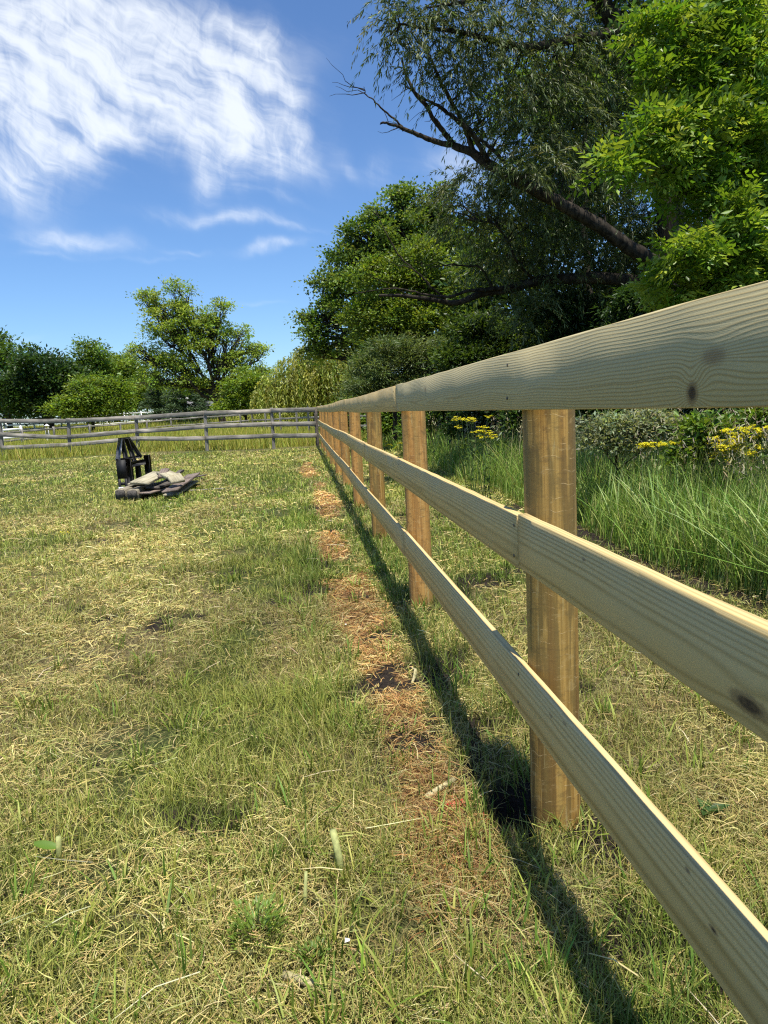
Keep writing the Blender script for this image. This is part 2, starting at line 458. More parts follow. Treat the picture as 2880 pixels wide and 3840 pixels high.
# ---------------------------------------------------------------- the ground
def ground_z(x, y):
    x = np.asarray(x, float); y = np.asarray(y, float)
    z = .85*sstep(y, 30, 95) + .10*sstep(-x, 2.0, 6.0)*sstep(y, 17, 25)
    near = 1-sstep(y, 16, 40)
    z = z + (fbm(x*.9, y*.9, 3, 3)-.5)*.085*near*sstep(np.abs(x-.1), .0, 1.6)
    z = z + (fbm(x*4, y*4, 8, 3)-.5)*.028*near
    d = np.hypot((x+.005)/.085, (y-2.03)/.13)                   # the hole left beside the nearest post
    z = z - .13*np.exp(-d**4)
    z = z + .03*np.exp(-((x-1.95)/.35)**2)*near
    return z
# patches of ground cover, all 0..1
def hay_mask(x, y):
    a = sstep(fbm(x*.75+3, y*.5, 21, 4), .40, .60)
    big = np.exp(-((x+2.3)/1.5)**2-((y-4.6)/2.6)**2)
    edge = np.exp(-((x+1.3)/.9)**2-((y-1.9)/.8)**2)*.6
    right = np.exp(-((x-.85)/.55)**2-((y-2.2)/1.6)**2)*.9
    green = np.exp(-((x+.92+.12*np.sin(y*1.1))/.40)**2)*sstep(y, 2.0, 3.2)*(1-sstep(y, 11, 16))*sstep(fbm(x*1.6, y*1.1, 66, 3), .30, .60)
    green = green + .8*np.exp(-((x+.5)/.35)**2-((y-1.75)/.35)**2)*0
    return np.clip(.12+a*.40+big*.70+edge*.35+right*.4-green*.95-.20*(1-sstep(y, 1.8, 3.)), 0, 1)
def strip_mask(x, y):                                             # scorched strip along the fence
    c = -.31+.06*np.sin(y*.7)-.02*np.clip(y-9, 0, 8); w = .16+.05*np.sin(y*1.3+1)
    s = np.exp(-((x-c)/w)**4)*sstep(y, 1.25, 2.0)*(1-sstep(y, 17, 24))
    return s*sstep(fbm(x*2.2, y*.9, 55, 3)+.16*np.exp(-((y-2.6)/1.6)**2)+.08, .40, .56)
def soil_mask(x, y):
    a = np.exp(-(np.hypot((x+.20)/.25, (y-2.42)/.34))**3)*sstep(fbm(x*9, y*6, 12, 3), .30, .5)
    b = np.exp(-(np.hypot((x-.2)/.13, (y-1.83)/.16))**3)
    c = np.exp(-(np.hypot((x-.02)/.13, (y-2.04)/.18))**3)
    d = np.exp(-(np.hypot((x-.35)/.2, (y-1.25)/.35))**3)*.7
    e = .8*np.exp(-((x-(1.88+.04*np.sin(y*2)))/.13)**2)*(1-sstep(y, 7, 10))
    return np.clip(np.maximum.reduce([a*.85, b, c*1.2, d*.6, e]), 0, 1)

def gap_mask(x, y):                                                # hollows where the cut hay did not fall
    return sstep(fbm(x*3.1+.4*np.sin(y*3), y*4.2, 201, 3), .57, .66)*(1-.6*sstep(y, 6, 14))*sstep(fbm(x*.9, y*.9, 207, 2), .36, .55)
def grid_axis(vals): return np.array(sorted(set(np.round(vals, 4))))
ys = [-40, -20, -10, -5, -3]+list(np.arange(-2, 1, .25)); y_ = 1.0
while y_ < 900: ys.append(y_); y_ += max(.03, y_*.018)
xs = [];  x_ = 0.
while x_ < 900: xs.append(x_); x_ += max(.035, x_*.028)
xs = [-v for v in xs]+xs
gx, gy = grid_axis(xs), grid_axis(ys)
XX, YY = np.meshgrid(gx, gy); ZZ = ground_z(XX, YY)
nx, ny = len(gx), len(gy)
ii = (np.arange(ny-1)[:, None]*nx+np.arange(nx-1)[None]).ravel()
gf = np.stack([ii, ii+1, ii+1+nx, ii+nx], -1)
gcol = np.zeros((nx*ny, 3))
gcol[:, 0] = hay_mask(XX, YY).ravel(); gcol[:, 1] = strip_mask(XX, YY).ravel(); gcol[:, 2] = np.maximum(soil_mask(XX, YY), .75*gap_mask(XX, YY)).ravel()
m, t = material('ground_turf')
a = t.new('ShaderNodeVertexColor'); a.layer_name = 'Col'
hay, strip, soil = t.xyz(a.outputs[0])
tc = t.new('ShaderNodeTexCoord').outputs['Object']
px, py, pz = t.xyz(tc)
n1 = t.noise(tc, 55., 4., .7); n2 = t.noise(tc, 9., 4., .6); n3 = t.noise(t.vec(t.mul(px, 140.), t.mul(py, 45.), 0.), 1., 3., .7, 1.5)
green = t.ramp(n1, [(.3, (.02, .026, .008)), (.5, (.06, .075, .02)), (.7, (.15, .165, .05))])
dry = t.ramp(n3, [(.3, (.04, .03, .014)), (.5, (.13, .105, .045)), (.7, (.36, .30, .15))])
c = t.mix(t.sm(t.add(hay, t.sub(n2, .5)), .15, .8), green, dry)
red = t.ramp(n3, [(.3, (.06, .035, .018)), (.5, (.19, .10, .042)), (.7, (.36, .23, .11))])
c = t.mix(t.sm(t.add(strip, t.mul(t.sub(n2, .5), .8)), .3, .7), c, red)
so = t.ramp(n1, [(.3, (.012, .009, .007)), (.6, (.04, .03, .023)), (.8, (.075, .058, .045))])
c = t.mix(t.sm(t.add(soil, t.mul(t.sub(n2, .5), .8)), .3, .6), c, so)
far = t.sm(py, 26., 30.)
mead = t.ramp(t.noise(tc, .8, 4.), [(.3, (.22, .24, .04)), (.7, (.34, .32, .07))])
c = t.mix(far, c, mead)
principled(t, c, .9, t.bump(t.add(n1, n3), .8, .02), .15)
g = build('ground', np.stack([XX, YY, ZZ], -1).reshape(-1, 3), gf, m, colors=gcol, smooth=True)
tag(g, kind='structure')

# ---------------------------------------------------------------- grass blades
def blades(P, h, w, az_, lean, curl, col, tip=1.0, segs=2):
    """upright blades: P base (N,3); h height; w width; lean = horizontal shift of tip / h"""
    N = len(P); d = np.stack([np.cos(az_), np.sin(az_), np.zeros(N)], 1)
    s = np.stack([-np.sin(az_+curl), np.cos(az_+curl), np.zeros(N)], 1)*(w/2)[:, None]
    vs = []; 
    for k in range(segs+1):
        f = k/segs
        c = P + d*(h*lean*f**1.7)[:, None]; c[:, 2] += h*f*(1-.25*np.clip(lean, 0, 1.5)*f)
        if k < segs:
            ww = s*(1-.45*f)
            vs += [c-ww, c+ww]
        else: vs.append(c)
    V = np.stack(vs, 1); nv = 2*segs+1
    base = (np.arange(N)*nv)[:, None]
    quads = np.concatenate([base+np.array([[2*k, 2*k+1, 2*k+3, 2*k+2]]) for k in range(segs-1)]) if segs > 1 else np.zeros((0, 4), int)
    tris = base+np.array([[2*segs-2, 2*segs-1, 2*segs]])
    C = np.repeat(col[:, None], nv, 1)
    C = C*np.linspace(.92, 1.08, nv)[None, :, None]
    return V.reshape(-1, 3), [tris, quads], C.reshape(-1, 3)
def litter(P, L, w, az_, pitch, col, r):
    """stalks lying about: bent strips of two quads"""
    N = len(P)
    d = np.stack([np.cos(az_)*np.cos(pitch), np.sin(az_)*np.cos(pitch), np.sin(pitch)], 1)*(L/2)[:, None]
    s = np.stack([-np.sin(az_), np.cos(az_), r.normal(0, .5, N)], 1)*(w/2)[:, None]
    mid = P.copy(); mid[:, 2] += L*r.uniform(0, .10, N); mid[:, :2] += (s[:, :2]/w[:, None])*(L*r.uniform(-.16, .16, N))[:, None]
    V = np.stack([P-d-s, P-d+s, mid+s, mid-s, P+d+s*.5, P+d-s*.5], 1)
    base = (np.arange(N)*6)[:, None]
    q = np.concatenate([base+np.array([[0, 1, 2, 3]]), base+np.array([[3, 2, 4, 5]])])
    return V.reshape(-1, 3), [q], np.repeat(col[:, None], 6, 1).reshape(-1, 3)
def merge(name, parts, mat, kind='stuff', label=None, cat=None, parent=None):
    V = []; F = {3: [], 4: []}; C = []; n = 0
    for v, fs, c in parts:
        for f in fs:
            if len(f): F[f.shape[1]].append(f+n)
        V.append(v); C.append(c); n += len(v)
    o = build(name, np.concatenate(V), [np.concatenate(F[k]) for k in (3, 4) if F[k]], mat, parent, np.concatenate(C))
    return tag(o, label, cat, None, kind)
def pal(r, n, cols, wts=None, var=.18):
    cols = np.array(cols); k = r.choice(len(cols), n, p=None if wts is None else np.array(wts)/np.sum(wts))
    return np.clip(cols[k]*(1+r.normal(0, var, (n, 1)))*(1+r.normal(0, .06, (n, 3))), .004, .9)

G_GREEN = [(.11, .185, .022), (.165, .235, .032), (.24, .285, .048), (.33, .345, .085), (.07, .13, .022)]
G_HAY = [(.52, .44, .19), (.42, .35, .14), (.31, .245, .095), (.36, .36, .13), (.60, .53, .29), (.27, .28, .09)]
G_RED = [(.50, .31, .12), (.40, .23, .08), (.58, .42, .18), (.27, .14, .055), (.62, .50, .26)]
def field_points(r, N, y0, y1, mx=.7):
    Y = np.exp(r.uniform(math.log(y0), math.log(y1), N))
    xl = -.40*Y-.58-mx-.04*Y; xr = np.minimum(.67*Y-.58+mx*.6+.03*Y, 2.15)
    keep = r.uniform(0, 1, N) < (xr-xl)/(1.12*Y+1.9)
    X = xl+(xr-xl)*r.uniform(0, 1, N)
    return X[keep], Y[keep]
r = rng(4)
parts = []
# green sward
X, Y = field_points(r, 400000, 1.0, 25.3)
hm, sm_, so_ = hay_mask(X, Y), strip_mask(X, Y), soil_mask(X, Y)
tuft = fbm(X*3.2, Y*3.2, 90, 3)
p_green = (1-.42*hm)*(1-.93*sm_)*(1-.95*so_)*sstep(tuft, .18, .50)
gp = gap_mask(X, Y)
k = r.uniform(0, 1, len(X)) < p_green*(1-.35*gp)
X, Y, tf, hm_, gp = X[k], Y[k], tuft[k], hm[k]*(1-gp[k]), gp[k]
# taller tufts by the fence line, left of the strip and close to the camera
tall = np.exp(-((X+.62)/.16)**2)*sstep(Y, 1.9, 2.6)*(1-sstep(Y, 7, 12))*.9+np.exp(-((X-.02)/.16)**2)*sstep(Y, 2.3, 3.)*.8+sstep(tf, .62, .75)*.7
h = (.028+.034*r.beta(2, 3, len(X))*2+.07*tall*r.uniform(.3, 1, len(X)))*(1+.012*Y)
w = np.maximum(.0028, .00082*Y)*r.uniform(.7, 1.35, len(X))
wet = fbm(X*.8, Y*.8, 33, 3)
yl = sstep(fbm(X*.6+9, Y*.4, 71, 3), .35, .65)
c = pal(r, len(X), G_GREEN, [2, 3, 4, 3, 1])
strawy = (r.uniform(0, 1, len(X)) < .75*hm_)[:, None]
c = np.where(strawy, pal(r, len(X), G_HAY, [3, 3, 3, 3, 1, 2]), c)
c = c*(1-.35*yl[:, None])+np.array([.40, .37, .09])*.35*yl[:, None]
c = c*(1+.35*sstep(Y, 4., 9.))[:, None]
c = c*(.66+.55*wet)[:, None]*(1-.5*gp[:, None]*np.array([1., .85, 1.]))
h = h*(1+.7*gp*r.uniform(0, 1, len(X)))
P = np.stack([X, Y, ground_z(X, Y)-.004], 1)
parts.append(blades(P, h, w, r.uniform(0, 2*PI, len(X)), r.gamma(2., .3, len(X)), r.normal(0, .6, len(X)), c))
# dead thatch and mown hay lying on top
X, Y = field_points(r, 540000, 1.0, 25.3)
hm, sm_, so_ = hay_mask(X, Y), strip_mask(X, Y), soil_mask(X, Y)
clump = fbm(X*2.6, Y*2.6, 140, 3)
k = r.uniform(0, 1, len(X)) < np.clip(.10+.72*hm*(.25+1.15*sstep(clump, .36, .6))*(.62+.38*sstep(Y, 2.2, 4.5))+.75*sm_, 0, 1)*(1-.86*so_)*(1-.92*gap_mask(X, Y))
X, Y, sm_, hm, clump = X[k], Y[k], sm_[k], hm[k], clump[k]
n = len(X)
isred = r.uniform(0, 1, n) < sm_*.85
c = pal(r, n, G_HAY, [3, 4, 3, 3, 1.4, 2]); c[isred] = pal(r, isred.sum(), G_RED, [3, 3, 2, 2, 1])
tone = fbm(X*1.1+5, Y*.9, 61, 3)
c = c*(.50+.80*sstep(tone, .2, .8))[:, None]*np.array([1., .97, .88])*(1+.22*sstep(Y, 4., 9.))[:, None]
L = r.gamma(4., .0095, n)*(1+.04*Y)+.009; w = np.maximum(.00155, .00072*Y)*r.uniform(.6, 1.4, n)
lift = .004+.038*r.beta(1.3, 2.5, n)*(1+1.3*hm*sstep(clump, .45, .7))
P = np.stack([X, Y, ground_z(X, Y)+lift], 1)
base_az = fbm(X*1.4, Y*1.4, 77, 2)*6*PI
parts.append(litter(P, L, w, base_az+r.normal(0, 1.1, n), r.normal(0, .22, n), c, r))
# a few long pale straws
X, Y = field_points(r, 260, 1.05, 12)
n = len(X); P = np.stack([X, Y, ground_z(X, Y)+r.uniform(.02, .06, n)], 1)
parts.append(litter(P, r.uniform(.07, .20, n), np.maximum(.0022, .0006*Y), r.uniform(0, 2*PI, n), r.normal(0, .16, n), pal(r, n, [(.62, .56, .36), (.50, .45, .22)]), r))
merge('grass', parts, M_GRASS, 'stuff', 'short mown paddock grass mixed with dry hay on the ground', 'grass')

# single strong tufts of broader blades
def tuft_of(x, y, n, hh, ww, cols, r, spread=.04, lean=.5):
    X = x+r.normal(0, spread, n); Y = y+r.normal(0, spread, n)
    P = np.stack([X, Y, ground_z(X, Y)-.005], 1)
    a = np.arctan2(Y-y, X-x)+r.normal(0, .6, n)
    return blades(P, hh*r.uniform(.45, 1.1, n), ww*r.uniform(.7, 1.3, n), a, r.gamma(2, lean/2, n), r.normal(0, .5, n), pal(r, n, cols, None, .12), segs=3)
r = rng(15); parts = []
for k in range(420):
    y = math.exp(r.uniform(math.log(1.15), math.log(11))); x = r.uniform(-.42*y-.8, min(.6*y-.4, 1.7))
    if hay_mask(x, y) > .75 and r.uniform() < .6: continue
    parts.append(tuft_of(x, y, int(r.integers(8, 22)), r.uniform(.06, .13), .0055+.0005*y, G_GREEN[:4], r, .03))
for y in np.arange(2.15, 12, .16):                                    # under the rails, where the mower cannot reach
    parts.append(tuft_of(.05+r.normal(0, .05), y+r.normal(0, .05), int(r.integers(8, 20)), r.uniform(.07, .15), .006+.0006*y, [(.09, .17, .022), (.13, .2, .03)], r, .05))
for y in np.arange(2.3, 9, .3):
    parts.append(tuft_of(-.62+r.normal(0, .07), y+r.normal(0, .08), int(r.integers(10, 26)), r.uniform(.08, .17), .005+.0005*y, [(.12, .2, .03), (.17, .24, .045)], r, .06))
for u, v in ((2070, 3700), (1960, 3700), (2600, 3700), (2500, 3760), (1640, 2990), (1800, 3050), (1010, 3280), (700, 3680), (80, 3420), (1900, 3480)):
    p = onz(u, v); parts.append(tuft_of(p[0], p[1], 12, .13, .0065, [(.15, .23, .04), (.12, .21, .03)], r, .02, .35))
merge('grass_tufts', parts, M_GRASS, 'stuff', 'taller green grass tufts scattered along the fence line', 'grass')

# tall unmown grass bank on the right
r = rng(23); parts = []
N = 80000
Y = np.exp(r.uniform(math.log(2.2), math.log(34), N)); xr = .70*Y+1.2
X = 1.88+.07*np.sin(Y*2.1)+.10*fbm(Y*1.3, Y*0, 5, 2)+(np.maximum(xr, 3.2)-1.9)*r.beta(1., 1.5, N)
k = (X < 6.5); X, Y = X[k], Y[k]; n = len(X)
edge = sstep(X, 1.85, 2.6)
h = (.34+.42*edge)*r.uniform(.55, 1.15, n)*(.82+.4*fbm(X*1.3, Y*1.3, 44, 3))
w = np.maximum(.0078, .00095*Y)*r.uniform(.6, 1.3, n)
c = pal(r, n, [(.14, .25, .035), (.21, .33, .055), (.30, .40, .085), (.40, .44, .14), (.50, .44, .2)], [3, 4, 3, 2., .4])
az_ = r.normal(-.5, .75, n)+PI*(r.uniform(0, 1, n) < .25)
P = np.stack([X, Y, ground_z(X, Y)-.01], 1)
parts.append(blades(P, h, w, az_, r.gamma(2.2, .135, n), r.normal(0, .7, n), c, segs=4))
Nb = 9000; Yb = np.exp(r.uniform(math.log(2.3), math.log(9), Nb)); Xb = 2.0+.1*fbm(Yb*1.3, Yb*0, 5, 2)+(np.minimum(np.maximum(.70*Yb+1.2, 3.2), 6)-2.0)*r.beta(1., 1.5, Nb)
Pb = np.stack([Xb, Yb, ground_z(Xb, Yb)-.01], 1)
parts.append(blades(Pb, r.uniform(.3, .74, Nb)*(.82+.4*fbm(Xb*1.3, Yb*1.3, 44, 3)), r.uniform(.009, .015, Nb), r.normal(-.3, 1., Nb)+PI*(r.uniform(0, 1, Nb) < .4), r.gamma(2.2, .2, Nb), r.normal(0, .6, Nb), pal(r, Nb, [(.17, .28, .06), (.26, .37, .10), (.34, .43, .16), (.12, .22, .035)], None, .15), segs=4))
# seed heads
N2 = 2600; Y = np.exp(r.uniform(math.log(3.2), math.log(22), N2)); X = 2.2+(np.minimum(.7*Y+1, 6)-2.1)*r.beta(1, 1.3, N2); n = N2
P = np.stack([X, Y, ground_z(X, Y)], 1); hh = r.uniform(.75, 1.12, n)
parts.append(blades(P, hh, np.maximum(.003, .0005*Y), r.normal(-.4, .8, n), r.uniform(.1, .4, n), r.normal(0, .6, n), pal(r, n, [(.20, .22, .10), (.30, .28, .15)]), segs=3))
for j in range(7):
    Q = P.copy(); Q[:, 2] += hh*(.80+.035*j); Q[:, 0] += .12*hh; 
    parts.append(litter(Q+r.normal(0, .012, (n, 3)), r.uniform(.03, .06, n), np.maximum(.006, .0008*Y), r.uniform(0, 2*PI, n), r.uniform(.2, 1.2, n), pal(r, n, [(.34, .31, .19), (.28, .27, .14), (.24, .2, .15)]), r))
merge('tall_grass', parts, M_GRASS, 'stuff', 'tall unmown green grass bank behind the new board fence', 'grass')

# meadow beyond the old fence and the rough green edge along it
r = rng(31); parts = []
N = 75000; Y = np.exp(r.uniform(math.log(26.6), math.log(98), N)); X = -.58+Y*r.uniform(-.46, .16, N); n = N
c = pal(r, n, [(.27, .30, .045), (.36, .35, .06), (.46, .40, .11), (.19, .26, .04)], [3, 3, 2, 1.5], .12)
P = np.stack([X, Y, ground_z(X, Y)-.02], 1)
parts.append(blades(P, r.uniform(.28, .62, n), np.maximum(.02, .0011*Y)*r.uniform(.6, 1.2, n), r.uniform(0, 2*PI, n), r.gamma(2, .14, n), r.normal(0, .6, n), c, segs=1))
merge('meadow_grass', parts, M_GRASS, 'stuff', 'yellow green uncut meadow grass beyond the weathered fence', 'grass')

# ---------------------------------------------------------------- new three-rail fence
SP, PY0 = 2.44, 1.97
RZ = [(1.2255, 1.380), (.783, .937), (.340, .4905)]
def post_mesh(h, rad, r, top=True):
    n = 26; zs = np.concatenate([[-.45, -.2], np.arange(-.06, h, .05), [h-.004, h]])
    th = np.arange(n)*2*PI/n
    lob = 1+.018*np.cos(2*th+r.uniform(0, 6))+.012*np.cos(3*th+r.uniform(0, 6))
    V = []
    for i, z in enumerate(zs):
        rr = rad*lob*(1-.012*z)*(1+r.normal(0, .0035, n))
        if i == len(zs)-1: rr = rr*.95
        V.append(np.stack([rr*np.cos(th), rr*np.sin(th), np.full(n, z)], 1))
    V = np.concatenate(V); V = np.vstack([V, [0, 0, h]])
    i = np.arange(len(zs)-1)[:, None]*n; j = np.arange(n)[None]; j2 = (j+1) % n
    q = np.stack([i+j, i+j2, i+n+j2, i+n+j], -1).reshape(-1, 4)
    b = (len(zs)-1)*n
    tr = np.stack([b+np.arange(n), b+(np.arange(n)+1) % n, np.full(n, len(V)-1)], -1)
    return V, [q, tr]
def rail_mesh(L, Wd, T, r, zoff=None, bev=.0025, step=.25, rough=.0007):
    """board along local y from 0..L, thickness along x (0..T), width about z=0; zoff(y) bends it"""
    n = max(2, int(L/step)+1); y = np.linspace(0, L, n)
    b = bev
    sec = np.array([(b, -Wd/2), (T-b, -Wd/2), (T, -Wd/2+b), (T, Wd/2-b), (T-b, Wd/2), (b, Wd/2), (0, Wd/2-b), (0, -Wd/2+b)])
    k = len(sec); V = []
    for i, yy in enumerate(y):
        zo = zoff(yy) if zoff else 0.
        s = sec.copy(); s[:, 1] += zo+r.normal(0, rough, k)*(s[:, 1] > 0); s[:, 0] += r.normal(0, rough*.4)
        V.append(np.stack([s[:, 0], np.full(k, yy), s[:, 1]], 1))
    V = np.concatenate(V)
    i = np.arange(n-1)[:, None]*k; j = np.arange(k)[None]; j2 = (j+1) % k
    q = np.stack([i+j, i+j2, i+k+j2, i+k+j], -1).reshape(-1, 4)
    caps = [[0, 1, 2, 7], [2, 3, 6, 7], [3, 4, 5, 6]]; e = (n-1)*k
    caps = caps+[[x+e for x in c_[::-1]] for c_ in caps]
    return V, [q[:, ::-1], np.array(caps)]
def sag(y):                                                        # the line wanders a little from post to post
    kk = (y-PY0)/SP
    return .006*math.sin(kk*2.3)*min(1, max(0, kk-.8))+.012*max(0, kk-6.5)
r = rng(7)
fence = empty('board_fence', (0, PY0, 0), 'new three rail board fence of pale sawn boards on round brown posts', 'fence')
def fpart(name, V, F, mat, world, smooth=False, parent=None):
    o = build(name, V, F, mat, parent or fence, smooth=smooth)
    o.location = (world[0], world[1]-PY0, world[2]) if parent is None else world
    return o
for k in range(-1, 10):
    y = PY0+SP*k
    V, F = post_mesh(1.352+sag(y), .0735 if k != 0 else .0745, r)
    o = fpart('post', V, F, M_POST if k in (-1, 0, 2) else M_POST_B, (.0285+.0745, y, float(ground_z(.115, y))*.3), True)
    o.rotation_euler.z = r.uniform(0, 6)
    if k == 0: o.rotation_euler.z = 2.1
KN_TOP = [(1.02, -.055, .012, .0125, .022, 1.), (.965, -.006, .030, .012, .012, .36), (3.3, .02, .02, .010, .012, .5)]
KN_MID = [(.885, -.040, .034, .011, .015, .95), (1.47, .045, .01, .004, .002, .5), (.3, .03, .03, .012, .01, .7)]
KN_LOW = [(1.696, .037, .014, .006, .004, .33), (1.596, .06, .014, .005, .003, .33), (.959, .006, .010, .004, .003, .8), (1.036, .055, .007, .004, .002, .6)]
def rail_run(row, joints, first_knots, mats, near_seed):
    zb, zt = RZ[row]; zc = (zb+zt)/2; Wd = zt-zb
    for i in range(len(joints)-1):
        y0, y1 = joints[i]+.0025, joints[i+1]-.0025
        mat = mats[(i+row) % len(mats)]
        if first_knots and joints[i] < 1.2 and joints[i+1] > 1.:
            mat = wood_new('new_rail_wood_knotty_%s' % ('top', 'middle', 'low')[row], [(ky-y0, kz, ry, rz, s_, dk) for ky, kz, ry, rz, s_, dk in first_knots],
                           base=((.53, .455, .245), (.62, .47, .215), (.62, .47, .215))[row], seed=near_seed, ring=(150., 190., 110.)[row], off=(.015, .13, .10)[row], slope=(.010, .003, .003)[row], bend=(.075, .018, .012)[row])
        V, F = rail_mesh(y1-y0, Wd, .027, r, lambda yy, y0=y0: sag(y0+yy), step=.12)
        o = fpart('rail', V, F, mat, ((-.010, .001, -.001)[row]-.003*(i % 2), y0, zc-.004*(i % 2)))
        if i < 6:
            for kk in range(0, 5):                                  # nail heads over the posts
                py_ = PY0+SP*kk
                if y0-.02 < py_ < y1+.02:
                    for dz_, dy_ in ((.045, 0.), (-.045, .012)):
                        yy = min(max(py_+dy_, y0+.025), y1-.025)
                        th = np.arange(7)*2*PI/7
                        V2 = np.vstack([np.stack([np.zeros(7), np.cos(th)*.0052, np.sin(th)*.0052], 1), np.stack([np.full(7, -.0014), np.cos(th)*.004, np.sin(th)*.004], 1), [[-.0016, 0, 0]]])
                        j = np.arange(7); q = np.stack([j, j+7, (j+1) % 7+7, (j+1) % 7], -1); tr = np.stack([j+7, np.full(7, 14), (j+1) % 7+7], -1)
                        nl = build('nail', V2, [q, tr], M_NAIL, o); nl.location = (-.0008, yy-y0, dz_+sag(yy))
JT = [PY0+SP*k for k in range(-2, 11)]
END = PY0+SP*9+.06
rail_run(0, [-2.91, 4.33, 9.24, 14.12, 19.0, 23.88, 25.0], KN_TOP, [M_RAIL], 3.)
rail_run(1, [-2.91, 1.947, 6.80, 11.68, 16.56, 21.44, 25.0], KN_MID, [M_RAIL_B, M_RAIL], 5.)
rail_run(2, [-2.91, 4.36, 9.24, 14.12, 19.0, 23.88, 25.0], KN_LOW, [M_RAIL_B], 8.)
# ---------------------------------------------------------------- old weathered fence across the field
r = rng(12)
def old_post(parent, p, h, w, r, mat=M_OLDP, lean=0.):
    V, F = rail_mesh(h+.4, w, w, r, bev=.012, step=.3, rough=.004)
    V = V[:, [0, 2, 1]]; V[:, 2] -= .4; V[:, 0] -= w/2
    o = build('post', V, [f[:, ::-1] for f in F], mat, parent)
    o.location = Vector(p)-parent.location; o.rotation_euler = (r.normal(0, .01), lean, r.uniform(-.1, .1))
    return o
def old_rail(parent, a, b, wd, T, r, mat=M_OLD):
    a = np.array(a, float); b = np.array(b, float); L = np.linalg.norm(b-a)
    V, F = rail_mesh(L, wd, T, r, lambda yy: -.012*math.sin(PI*yy/L)*r.uniform(.2, 1.), bev=.003, step=.3, rough=.004)
    V = V[:, [1, 0, 2]]; V[:, 1] *= -1
    o = build('rail', V, F, mat, parent)
    d = (b-a)/L
    o.location = Vector(a)-parent.location
    o.rotation_euler = (0, -math.asin(d[2]), math.atan2(d[1], d[0]))
    return o
def seg(u, Yd, vtop, vmid, vlow):
    """pixel column of a post and the heights of its rails there"""
    return dict(p=at(u, 1600, Yd), zt=at(u, vtop, Yd)[2], zm=at(u, vmid, Yd)[2], zl=at(u, vlow, Yd)[2])
cols = [seg(-260, 28.4, 1592, 1652, 1700), seg(-5, 28.2, 1570, 1622, 1667), seg(249, 28.0, 1570, 1632, 1661), seg(508, 27.4, 1558, 1609, 1637), seg(769, 26.6, 1542, 1590, 1636), seg(1021, 26.0, 1531, 1582, 1625), seg(1187, 25.35, 1530, 1577, 1624)]
fo = empty('weathered_fence', Vector(cols[4]['p']*np.array([1, 1, 0])), 'old weathered grey three rail fence running across the end of the paddock', 'fence')
for i, s in enumerate(cols):
    x, y = s['p'][:2]; gz = float(ground_z(x, y))
    old_post(fo, (x, y+.06, gz-.05), s['zt']-gz+.07, .115, r, M_OLDP if i < len(cols)-1 else M_OLD_DARK, [.06, .03, .09, .05, .04, .02, .0][i]*.6)
for s, e in zip(cols[:-1], cols[1:]):
    for key in ('zt', 'zm', 'zl'):
        zs0, zs1 = s[key]-.075+r.normal(0, .012), e[key]-.075+r.normal(0, .012)
        if key == 'zl' and s is cols[1]: zs0 -= .03
        old_rail(fo, (s['p'][0]+.01, s['p'][1]-.0, zs0), (e['p'][0]-.01, e['p'][1]-.0, zs1), .15, .03, r)
# second old fence line running off behind the first
c2 = [at(1700, 1508, 24.0), at(1330, 1514, 30.), at(1110, 1532, 40.), at(900, 1552, 50.), at(640, 1570, 54.), at(450, 1588, 50.), at(200, 1603, 44.), at(-60, 1625, 38.), at(-330, 1660, 33.)]
f2 = empty('paddock_fence', Vector(c2[3]*np.array([1, 1, 0])), 'grey rail fence winding across the meadow behind the weathered paddock fence', 'fence')
for a_, b_ in zip(c2[:-1], c2[1:]):
    nb = max(1, int(np.linalg.norm(b_-a_)/2.7+.5))
    for k in range(nb):
        p, q = a_+(b_-a_)*k/nb, a_+(b_-a_)*(k+1)/nb
        gz = float(ground_z(p[0], p[1])); old_post(f2, (p[0], p[1]+.05, gz), p[2]-gz+.05, .11, r)
        for dz in (-.06, -.50, -.90):
            if p[2]+dz-gz > .30: old_rail(f2, (p[0], p[1], p[2]+dz+r.normal(0, .012)), (q[0], q[1], q[2]+dz+r.normal(0, .012)), .10, .026, r)
# white board fences beyond
def white_fence(name, pts, label, hgt=1.15, step=2.4, rails=(-.06, -.5, -.92), grp=None):
    f = empty(name, Vector((pts[0][0], pts[0][1], 0)), label, 'fence')
    for a_, b_ in zip(pts[:-1], pts[1:]):
        nb = max(1, int(np.linalg.norm(np.array(b_)-a_)/step+.5)); a_ = np.array(a_); b_ = np.array(b_)
        for k in range(nb+1):
            p = a_+(b_-a_)*k/nb; gz = float(ground_z(p[0], p[1]))
            mb = MB(); mb.box((.12, .12, hgt+.25)); mb.addv(np.array([[-.075,-.075,0],[.075,-.075,0],[.075,.075,0],[-.075,.075,0],[0,0,.07]])+[0, 0, hgt/2+.125], [[0,1,4],[1,2,4],[2,3,4],[3,0,4]])
            o = mb.build('post', M_WHITE, f); o.location = Vector((p[0], p[1]+.075, gz+hgt/2-.05))-f.location
            if k < nb:
                q = a_+(b_-a_)*(k+1)/nb; gq = float(ground_z(q[0], q[1]))
                for dz in rails:
                    mb = MB(); mb.bar(np.array((p[0], p[1], gz+hgt+dz))-np.array(f.location), np.array((q[0], q[1], gq+hgt+dz))-np.array(f.location), .03, .13)
                    mb.build('rail', M_WHITE, f)
white_fence('white_fence', [at(-200, 1600, 66)[:2], at(330, 1600, 70)[:2], at(700, 1600, 84)[:2], at(980, 1600, 92)[:2]], 'long white board fence far off in front of the trees', 1.3)
white_fence('white_gate_fence', [at(5, 1620, 42)[:2], at(78, 1620, 43)[:2]], 'short white fence panel beside the dark trees at far left', 1.0, 1.2)
p = at(176, 1600, 46); gz = float(ground_z(p[0], p[1]))
